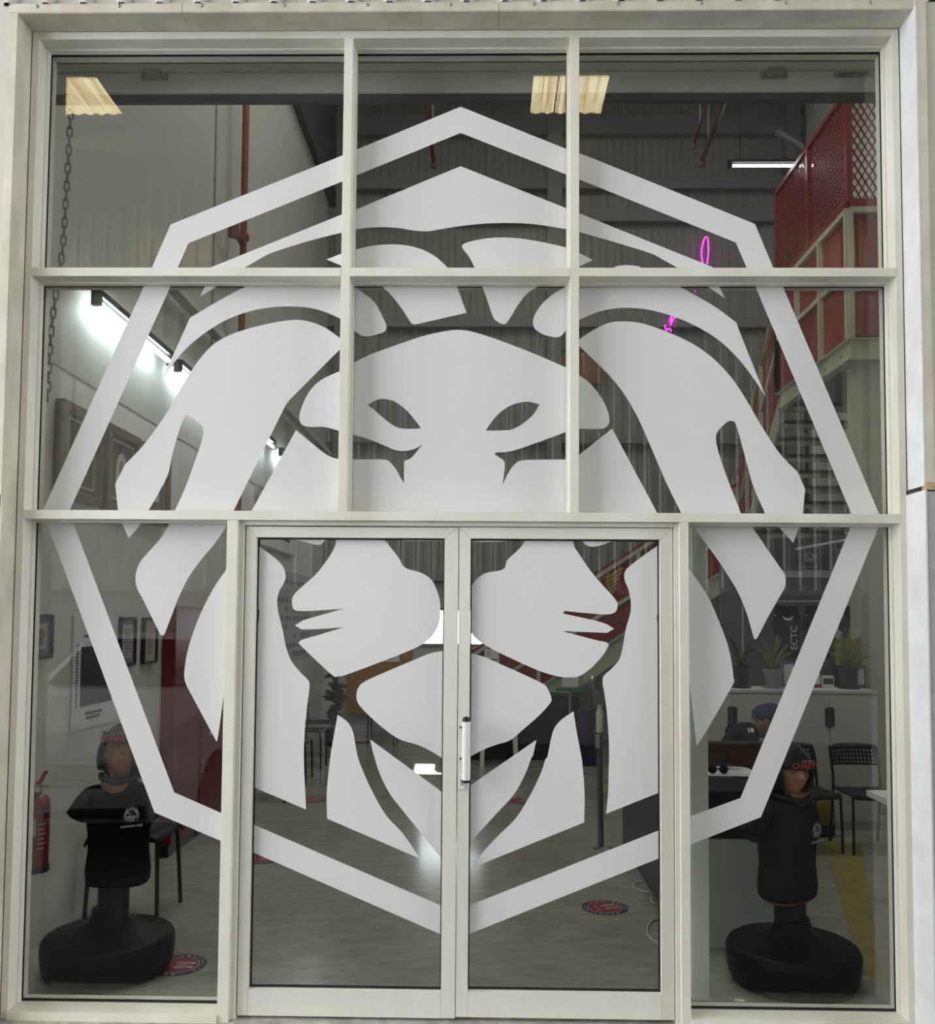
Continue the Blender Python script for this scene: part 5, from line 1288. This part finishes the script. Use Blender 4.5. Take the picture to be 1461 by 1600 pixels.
plant(1326, 'arching green plant in a dark pot at the right end of the cabinets', mat('pot_black', (0.018, 0.02, 0.025), 0.45), GREENP,
      [(-0.20, 0.30, 0.0), (-0.14, 0.38, 0.03), (-0.08, 0.46, 0), (0.02, 0.50, 0.02), (0.09, 0.44, -0.03), (0.15, 0.36, 0.02), (0.20, 0.26, 0.0), (-0.05, 0.34, -0.06), (0.06, 0.33, 0.06), (0.0, 0.40, 0.04)], 0.075, 0.17, 0.012)
for i, (a, c, y0, y1, m, lab) in enumerate(((1264, 1282, 1048, 1076, mat('box_red', (0.30, 0.03, 0.03), 0.5), 'small red packet on the cabinet beside the right plant'), (1283, 1302, 1056, 1077, WHITEP, 'small white packet on the cabinet beside the red one'),
        (1222, 1240, 1034, 1075, mat('box_slate', (0.12, 0.13, 0.15), 0.6), 'grey printed packet behind the middle plant'), (1337, 1350, 1042, 1076, mat('box_blue', (0.10, 0.13, 0.2), 0.6), 'bluish jar at the right end of the cabinets'))):
    p, q = at(a, y1, y=3.68), at(c, y0, y=3.68)
    t = thing('packet', lab, 'packet', ((p.x+q.x)/2, 3.69, 1.072), group='packets on the white cabinets')
    B(p.x, q.x, 3.66, 3.72, 1.072, max(q.z, 1.15)).build('carton', m, t, bevel=0.004)
    B(p.x+0.01, q.x-0.01, 3.657, 3.66, 1.10, max(q.z, 1.15)-0.02).build('front_label', PAPER if i != 1 else INK, t)
# banner, backboard and shirts under the mezzanine
t = thing('backboard', 'slate merchandise wall panel with a white band under the mezzanine', 'panel', (2.7, 4.52, 0))
B(2.16, 3.19, 4.50, 4.54, 0.0, 2.36).build('board', mat('board_grey', (0.10, 0.105, 0.11), 0.8), t)
p = at(1220, 902, y=4.5); q = at(1300, 890, y=4.5)
B(2.5, 3.19, 4.492, 4.50, p.z, q.z).build('white_band', mat('band_white', (0.45, 0.47, 0.5), 0.6), t)
t = thing('banner', 'slate grey banner printed with a small lion emblem', 'banner', (2.9, 4.46, 2.07))
p, q = at(1207, 890, y=4.46), at(1330, 847, y=4.46)
B(p.x, 3.19, 4.455, 4.465, p.z, 2.36).build('cloth', SLATE, t)
c = at(1265, 871, y=4.45)
lion_logo(Matrix.Translation((c.x, 4.452, c.z)), 0.125, LOGOD, t)
MB().text('ALBARSHA UAE', 0.024, Matrix.Translation((c.x, 4.452, c.z-0.083)) @ Matrix.Rotation(R(90), 4, 'X')).build('lettering', LOGOD, t)
t = thing('light_track', 'black metal track running above the slate banner', 'track', tuple(at(1240, 855, y=4.2)))
MB().bar(at(1243, 853, y=4.3), at(1335, 833, y=3.9), 0.035, 0.05).build('track_bar', BLACKM, t)
MB().bar(at(1243, 858, y=4.28), at(1335, 841, y=3.88), 0.02, 0.02).build('track_rail', STEEL, t)
rl = thing('clothes_rail', 'thin chrome clothes rail holding the dark shirts', 'rail', (2.85, 4.30, 0))
pr_ = at(1250, 940, y=4.30)
MB().tube([(2.3, 4.30, pr_.z), (3.5, 4.30, pr_.z)], 0.010, 8).build('rail_tube', STEEL, rl, smooth=60)
for x in (2.3, 3.5): MB().tube([(x, 4.30, 0), (x, 4.30, pr_.z)], 0.010, 8).build('upright', STEEL, rl, smooth=60)
OUT = [(-0.05, 0.0), (-0.12, -0.03), (-0.165, -0.07), (-0.185, -0.21), (-0.150, -0.225), (-0.142, -0.17), (-0.142, -0.55), (0.142, -0.55), (0.142, -0.17), (0.150, -0.225), (0.185, -0.21), (0.165, -0.07), (0.12, -0.03), (0.05, 0.0), (0.03, -0.035), (-0.03, -0.035)]
for i, (px, m, lab, sc) in enumerate(((1229, mat('shirt_dark', (0.016, 0.018, 0.022), 0.85), 'black shirt with white vertical lettering on the clothes rail, left', 0.72), (1277, mat('shirt_dark2', (0.012, 0.013, 0.015), 0.85), 'plain black shirt in the middle of the clothes rail', 0.72), (1334, SLATE, 'slate shirt with white vertical lettering on the clothes rail, right', 0.72))):
    p = at(px, 940, y=4.30)
    t = thing('hanging_shirt', lab, 'shirt', (p.x, 4.30, pr_.z-0.10), group='shirts on the clothes rail')
    b = MB(); zt = -0.0
    b.poly([[(x*sc, -0.03, z*sc) for x, z in OUT]], 0.06, (0, 1, 0)); b.build('cloth', m, t, bevel=0.014, world=False)
    MB().tube([(0, 0, 0.02), (0, 0, 0.075), (0.014, 0, 0.098), (0.0, 0, 0.112), (-0.014, 0, 0.10)], 0.004, 6).build('hanger_hook', CHROME, t, smooth=60, world=False)
    MB().tube([(-0.10, 0, -0.025), (0, 0, 0.022), (0.10, 0, -0.025)], 0.007, 6).build('hanger_arm', WHITEP, t, smooth=60, world=False)
    if i != 1:
        b = MB(); pts = [(0.045*math.cos(R(a)), -0.034, -0.028-0.040*math.sin(R(a))) for a in range(0, 181, 15)]+[(0.040*math.cos(R(a)), -0.034, -0.026-0.022*math.sin(R(a))) for a in range(180, -1, -15)]
        b.poly([pts], 0.002, (0, 1, 0)).build('inner_collar', WHITEP, t, world=False)
        MB().text('ECTC', 0.085, Matrix.Translation((0.055 if i == 0 else 0.10, -0.033, -0.22)) @ Matrix.Rotation(R(90), 4, 'X') @ Matrix.Rotation(R(90), 4, 'Z'), bold=0.001).build('lettering', LOGO, t, world=False)
t = thing('yellow_carton', 'mustard yellow carton behind the right potted plant', 'carton', (2.98, 3.90, 0))
p, q = at(1312, 1040, y=3.87), at(1346, 998, y=3.87)
B(p.x, q.x, 3.87, 3.96, p.z, q.z).build('carton_body', mat('carton_yellow', (0.22, 0.17, 0.03), 0.7), t)
B(p.x-0.02, q.x+0.02, 3.85, 3.97, 0.0, p.z).build('stand', BLACKM, t)
t = thing('kit_bag', 'mustard and black kit bag under the chair beside the right dummy', 'bag', (2.52, 3.24, 0))
b = MB(); b.rings([superring(z, a, d, 0, 0, 20, 3) for z, a, d in ((0.0, .12, .09), (.01, .14, .11), (.09, .145, .115))]); b.build('black_bottom', BLACKC, t, smooth=50, world=False)
b = MB(); b.rings([superring(z, a, d, 0, 0, 20, 3) for z, a, d in ((.09, .143, .113), (.22, .14, .11), (.29, .11, .08), (.31, .05, .03))]); b.build('mustard_top', mat('bag_mustard', (0.17, 0.13, 0.012), 0.7), t, smooth=50, world=False)
MB().tube([(-0.06, 0, 0.30), (-0.03, 0, 0.36), (0.03, 0, 0.36), (0.06, 0, 0.30)], 0.008, 6).build('strap', BLACKC, t, world=False)
t = thing('wall_fan', 'round fan silhouetted in the small back window', 'fan', tuple(at(1167, 982, y=8.36)))
p = at(1170, 982, y=8.36)
MB().tube([(p.x+0.16*math.cos(2*math.pi*k/24), 8.38, p.z+0.16*math.sin(2*math.pi*k/24)) for k in range(24)], 0.008, 6, closed=True).build('guard_ring', BLACKM, t, smooth=60)
for k in range(3):
    a = 2*math.pi*k/3+0.4
    MB().poly([[(p.x+r_*math.cos(a+w_), 8.37, p.z+r_*math.sin(a+w_)) for r_, w_ in ((0.03, 0), (0.13, -0.1), (0.14, 0.35), (0.10, 0.6), (0.04, 0.6))]], 0.005, (0, 1, 0)).build('fan_blade', mat('fan_grey', (0.45, 0.42, 0.38), 0.6), t)
MB().lathe([(0.04, 8.34), (0.04, 8.42)], (p.x, 0, p.z), 14, 'y').build('motor', BLACKM, t)
MB().bar((p.x, 8.42, p.z), (p.x+0.3, 8.50, p.z), 0.03).build('bracket', BLACKM, t)

# ---- middle of the hall
t = thing('sign_stand', 'floor stand with acrylic sign holder and green base bar', 'sign stand', (0.89, 5.5, 0))
MB().tube([(0.89, 5.5, 0.02), (0.89, 5.5, 0.90)], 0.012, 10).build('pole', STEEL, t, smooth=60)
MB().lathe([(0.15, 0.0), (0.15, 0.015), (0.02, 0.03)], (0.89, 5.5, 0), 24).build('foot', STEEL, t, smooth=50)
B(0.745, 1.035, 5.48, 5.52, 0.885, 0.915).build('base_bar', mat('bar_green', (0.01, 0.16, 0.075), 0.5), t)
B(0.755, 1.025, 5.497, 5.503, 0.915, 1.32).build('acrylic_board', GLASS, t)
B(0.81, 0.975, 5.490, 5.494, 0.93, 1.20).build('notice_sheet', PAPER, t)
t = thing('stanchion', 'chrome queue stanchion on a round base', 'stanchion', (1.338, 7.3, 0))
MB().tube([(1.338, 7.3, 0.02), (1.338, 7.3, 0.88)], 0.026, 14).build('post', CHROME, t, smooth=60)
MB().lathe([(0.16, 0.0), (0.16, 0.012), (0.12, 0.028), (0.03, 0.035)], (1.338, 7.3, 0), 28).build('base', CHROME, t, smooth=50)
MB().lathe([(0.032, 0.87), (0.036, 0.90), (0.012, 0.93)], (1.338, 7.3, 0), 16).build('cap', CHROME, t, smooth=50)
t = thing('dispenser_stand', 'grey pole stand with a clear acrylic dispenser on top', 'stand', (0.845, 2.75, 0))
MB().tube([(0.845, 2.75, 0.01), (0.83, 2.75, 0.74)], 0.021, 14).build('pole', mat('pole_grey', (0.10, 0.11, 0.105), 0.4), t, smooth=60)
for s in (-1, 1): MB().bar((0.845, 2.75, 0.008), (0.845+s*0.06, 2.75-0.03, 0.006), 0.03, 0.012).build('foot', STEEL, t)
MB().lathe([(0.030, 0.70), (0.030, 0.80)], (0.83, 2.75, 0), 18).build('chrome_collar', CHROME, t, smooth=50)
B(0.795, 0.875, 2.715, 2.785, 0.80, 1.12).build('acrylic_body', GLASS, t, bevel=0.006)
MB().lathe([(0.025, 0.81), (0.025, 0.95), (0.012, 0.98), (0.012, 1.0)], (0.835, 2.75, 0), 16).build('bottle', WHITEP, t, smooth=50)
t = thing('draped_table', 'table draped in black cloth in the middle of the hall', 'table', (0.55, 7.0, 0))
b = MB(); b.rings([[(0.45+a, 7.02-d, z), (0.45+a, 7.02+d, z), (0.45-a, 7.02+d, z), (0.45-a, 7.02-d, z)] for z, a, d in ((0.02, .70, .30), (.30, .685, .285), (.70, .67, .27), (.715, .66, .26))])
b.build('black_cloth', BLACKC, t, smooth=30)
B(-0.19, 1.09, 6.77, 7.27, 0.716, 0.73).build('table_top', BLACKP, t)
t = thing('side_table', 'small white legged table under the lion chin', 'table', (0.30, 6.4, 0))
for x, y in ((0.38, 6.25), (0.0, 6.25), (0.38, 6.6), (0.0, 6.6)): MB().bar((x, y, 0), (x-0.02 if x > 0.2 else x+0.02, y, 0.44), 0.045).build('leg', WHITEP, t)
B(-0.04, 0.42, 6.2, 6.65, 0.44, 0.46).build('table_top', BLACKP, t)
for i, (x, y, r_, h, m, lab) in enumerate(((1.17, 6.42, 0.115, 0.62, mat('bag_purple', (0.035, 0.012, 0.06), 0.7), 'dark purple rolled mat standing beside the stanchion'), (1.52, 6.5, 0.07, 0.58, mat('mat_yellow', (0.30, 0.19, 0.01), 0.6), 'yellow rolled mat behind the dispenser stand'))):
    t = thing('rolled_mat', lab, 'mat', (x, y, 0), group='rolled mats')
    MB().lathe([(r_*0.97, 0), (r_, 0.01), (r_, h-0.01), (r_*0.97, h)], (x, y, 0), 20).build('roll', m, t, smooth=50)
    MB().lathe([(r_+0.003, h*0.3), (r_+0.003, h*0.36)], (x, y, 0), 20).build('strap', BLACKC, t)
t = thing('notice_stand', 'white notice with a lion emblem on a thin stand', 'sign', (0.10, 7.35, 0))
p, q = at(757, 1046, y=7.35), at(780, 1014, y=7.35)
B(p.x, q.x, 7.345, 7.352, p.z-0.1, q.z).build('sheet', PAPER, t)
MB().tube([((p.x+q.x)/2, 7.36, 0.0), ((p.x+q.x)/2, 7.36, q.z)], 0.008, 6).build('pole', STEEL, t)
MB().lathe([(0.12, 0.0), (0.12, 0.01)], ((p.x+q.x)/2, 7.36, 0), 16).build('foot', STEEL, t)
lion_logo(Matrix.Translation((p.x+0.05, 7.343, q.z-0.06)), 0.05, INK, t)
for k in range(4): B(p.x+0.02, q.x-0.02, 7.343, 7.345, q.z-0.14-0.035*k, q.z-0.125-0.035*k).build('print_line', INK, t)
t = thing('wooden_board', 'orange brown wooden board on the back wall with papers above', 'board', (-1.4, YB, 0.32))
B(-1.84, -0.95, 8.44, 8.515, 0.33, 1.19).build('board_panel', WOODO, t, bevel=0.004)
B(-1.62, -1.12, 8.432, 8.44, 1.03, 1.17).build('paper_sheet', PAPER, t)
for k in range(3): B(-1.58, -1.2, 8.430, 8.432, 1.06+k*0.035, 1.068+k*0.035).build('print_line', INK, t)
t = thing('artificial_plant', 'tall dusty artificial plant in the far left corner', 'plant', (-1.86, 7.72, 0))
MB().lathe([(0.09, 0), (0.13, 0.22), (0.12, 0.22), (0.02, 0.2)], n=18).build('pot', BLACKP, t, smooth=40, world=False)
MB().tube([(0, 0, 0.2), (0.02, 0, 0.7), (0, 0, 1.25)], 0.012, 6).build('stem', DARKWOOD, t, world=False)
rd = random.Random(5); LFM = mat('leaf_dusty', (0.05, 0.065, 0.055), 0.7, noise=0.4, nscale=20)
for k in range(90):
    z = rd.uniform(0.3, 1.2); a = rd.uniform(0, 6.28); l = rd.uniform(0.08, 0.19)*(1.15-0.4*abs(z-0.7))
    b = MB(); blade(b, (0, 0, z), (l*math.cos(a), l*math.sin(a), z+rd.uniform(-0.05, 0.12)), (0, 0, 0.04), 0.028, 4)
    b.build('leaf', LFM, t, world=False)

# ---- backless perforated stool behind the left dummy
sq = thing('perforated_stool', 'black perforated metal stool behind the left boxing dummy', 'stool', (-1.885, 1.24, 0))
def sseat(u, v):
    x = (u-0.5)*0.40; y = (v-0.5)*0.40; z = 0.455
    for q in (u, v):
        e = max(0, abs(2*q-1)-0.86)/0.14
        z -= 0.028*e*e
    return (x, y, z)
o = grid_panel(sseat, 25, 25, lambda i, j: i % 2 == 1 and j % 2 == 1 and 4 < i < 20 and 4 < j < 20).build('seat', BLACKP, sq, smooth=50, world=False)
md = o.modifiers.new('s', 'SOLIDIFY'); md.thickness = 0.012
for sx in (-1, 1):
    for sy in (-1, 1):
        MB().tube([(sx*0.192, sy*0.185, 0.0), (sx*0.18, sy*0.165, 0.30), (sx*0.172, sy*0.155, 0.435)], 0.0115, 10).build('leg', BLACKM, sq, smooth=60, world=False)
for sy in (-1, 1): MB().tube([(-0.172, sy*0.155, 0.432), (0.172, sy*0.155, 0.432)], 0.009, 8).build('cross_bar', BLACKM, sq, smooth=60, world=False)

# ---- white car parked in the lane, mirrored in the left sidelight
car = thing('car', 'white car parked in the lane, mirrored faintly in the left sidelight', 'car', (-2.85, -4.4, -0.02))
PAINT = mat('car_white', (0.66, 0.66, 0.65), 0.25); CGL = mat('car_glass', (0.02, 0.022, 0.024), 0.08)
W = 0.86
# stations along y (nose +2.15): (y, sill z, belt z, half width)
ST = [(2.15, .42, .62, .55), (2.08, .26, .74, .70), (1.90, .22, .84, .80), (1.45, .20, .94, .85), (0.95, .20, 1.00, .86), (0.0, .20, 1.02, .87), (-1.0, .20, 1.04, .87), (-1.7, .22, 1.04, .85), (-2.02, .26, .98, .78), (-2.1, .40, .80, .66)]
def sect(y, z0, z1, w):
    return [(-w*0.92, y, z0), (-w, y, z0+(z1-z0)*0.35), (-w*0.99, y, z0+(z1-z0)*0.72), (-w*0.90, y, z1), (-w*0.45, y, z1+0.03), (0, y, z1+0.04), (w*0.45, y, z1+0.03), (w*0.90, y, z1), (w*0.99, y, z0+(z1-z0)*0.72), (w, y, z0+(z1-z0)*0.35), (w*0.92, y, z0), (0, y, z0-0.02)]
MB().rings([sect(*s) for s in ST]).build('body', PAINT, car, smooth=50, world=False)
CAB = [(1.10, 1.00, .72), (0.75, 1.20, .68), (0.35, 1.42, .62), (0.0, 1.48, .60), (-0.9, 1.48, .60), (-1.4, 1.38, .60), (-1.85, 1.06, .66)]
MB().rings([[(-w-0.08*(1.5-z), y, 0.98), (-w, y, z-0.03), (-w*0.8, y, z), (w*0.8, y, z), (w, y, z-0.03), (w+0.08*(1.5-z), y, 0.98)] for y, z, w in CAB]).build('cabin', PAINT, car, smooth=40, world=False)
MB().poly([[(-0.60, 0.98, 1.085), (0.60, 0.98, 1.085), (0.53, 0.38, 1.425), (-0.53, 0.38, 1.425)]], 0.012, (0, 0.5, 0.86)).build('windscreen', CGL, car, world=False)
for s in (-1, 1):
    MB().poly([[(s*0.735, 0.70, 1.05), (s*0.735, -0.35, 1.05), (s*0.625, -0.30, 1.41), (s*0.628, 0.28, 1.38)]], 0.012, (s, 0, 0.2)).build('side_window', CGL, car, world=False)
    MB().poly([[(s*0.735, -0.42, 1.05), (s*0.735, -1.45, 1.05), (s*0.625, -1.15, 1.40), (s*0.625, -0.37, 1.41)]], 0.012, (s, 0, 0.2)).build('side_window', CGL, car, world=False)
    h = MB().poly([[(s*0.40, 2.09, 0.66), (s*0.66, 2.02, 0.64), (s*0.80, 1.78, 0.74), (s*0.76, 1.80, 0.80), (s*0.60, 2.0, 0.77)]], 0.03, (s*0.2, 0.9, 0.2)).build('headlight', mat('lamp_glass', (0.35, 0.36, 0.37), 0.08), car, world=False)
    MB().lathe([(0.055, 2.05), (0.045, 2.10), (0.005, 2.105)], (s*0.58, 0, 0.70), 16, 'y').build('lamp_lens', CHROME, h, smooth=50, world=False)
    for y in (1.32, -1.30):
        k = MB().lathe([(0.20, s*0.72), (0.30, s*0.70), (0.315, s*0.74), (0.315, s*0.86), (0.295, s*0.885), (0.21, s*0.88)], (0, y, 0.315), 32, 'x').build('wheel', BLACKP, car, smooth=50, world=False)
        MB().lathe([(0.205, s*0.80), (0.205, s*0.875), (0.05, s*0.86), (0.03, s*0.88)], (0, y, 0.315), 20, 'x').build('rim', STEEL, k, smooth=40, world=False)
    MB().bar((s*0.86, 0.85, 1.04), (s*1.0, 0.80, 1.06), 0.10, 0.12).build('mirror', PAINT, car, bevel=0.02, world=False)
for k in range(4): MB().bar((-0.36, 2.145, 0.50+k*0.045), (0.36, 2.145, 0.50+k*0.045), 0.02, 0.018).build('grille_bar', BLACKP, car, world=False)
MB().bar((-0.62, 2.10, 0.33), (0.62, 2.10, 0.33), 0.05, 0.09).build('lower_intake', BLACKP, car, world=False)
MB().bar((-0.26, 2.16, 0.42), (0.26, 2.16, 0.42), 0.012, 0.10).build('number_plate', PAPER, car, world=False)

t = thing('door_wedge', 'small white wedge on the floor in front of the right dummy base', 'wedge', tuple(at(1156, 1566, z=0.0)))
p = at(1156, 1567, z=0.0)
MB().rings([[(p.x-0.022, p.y-0.012, 0), (p.x+0.022, p.y-0.012, 0), (p.x+0.022, p.y+0.012, 0), (p.x-0.022, p.y+0.012, 0)], [(p.x-0.02, p.y-0.010, 0.014), (p.x+0.02, p.y-0.010, 0.010), (p.x+0.02, p.y+0.010, 0.010), (p.x-0.02, p.y+0.010, 0.014)]]).build('wedge_body', WHITEP, t)
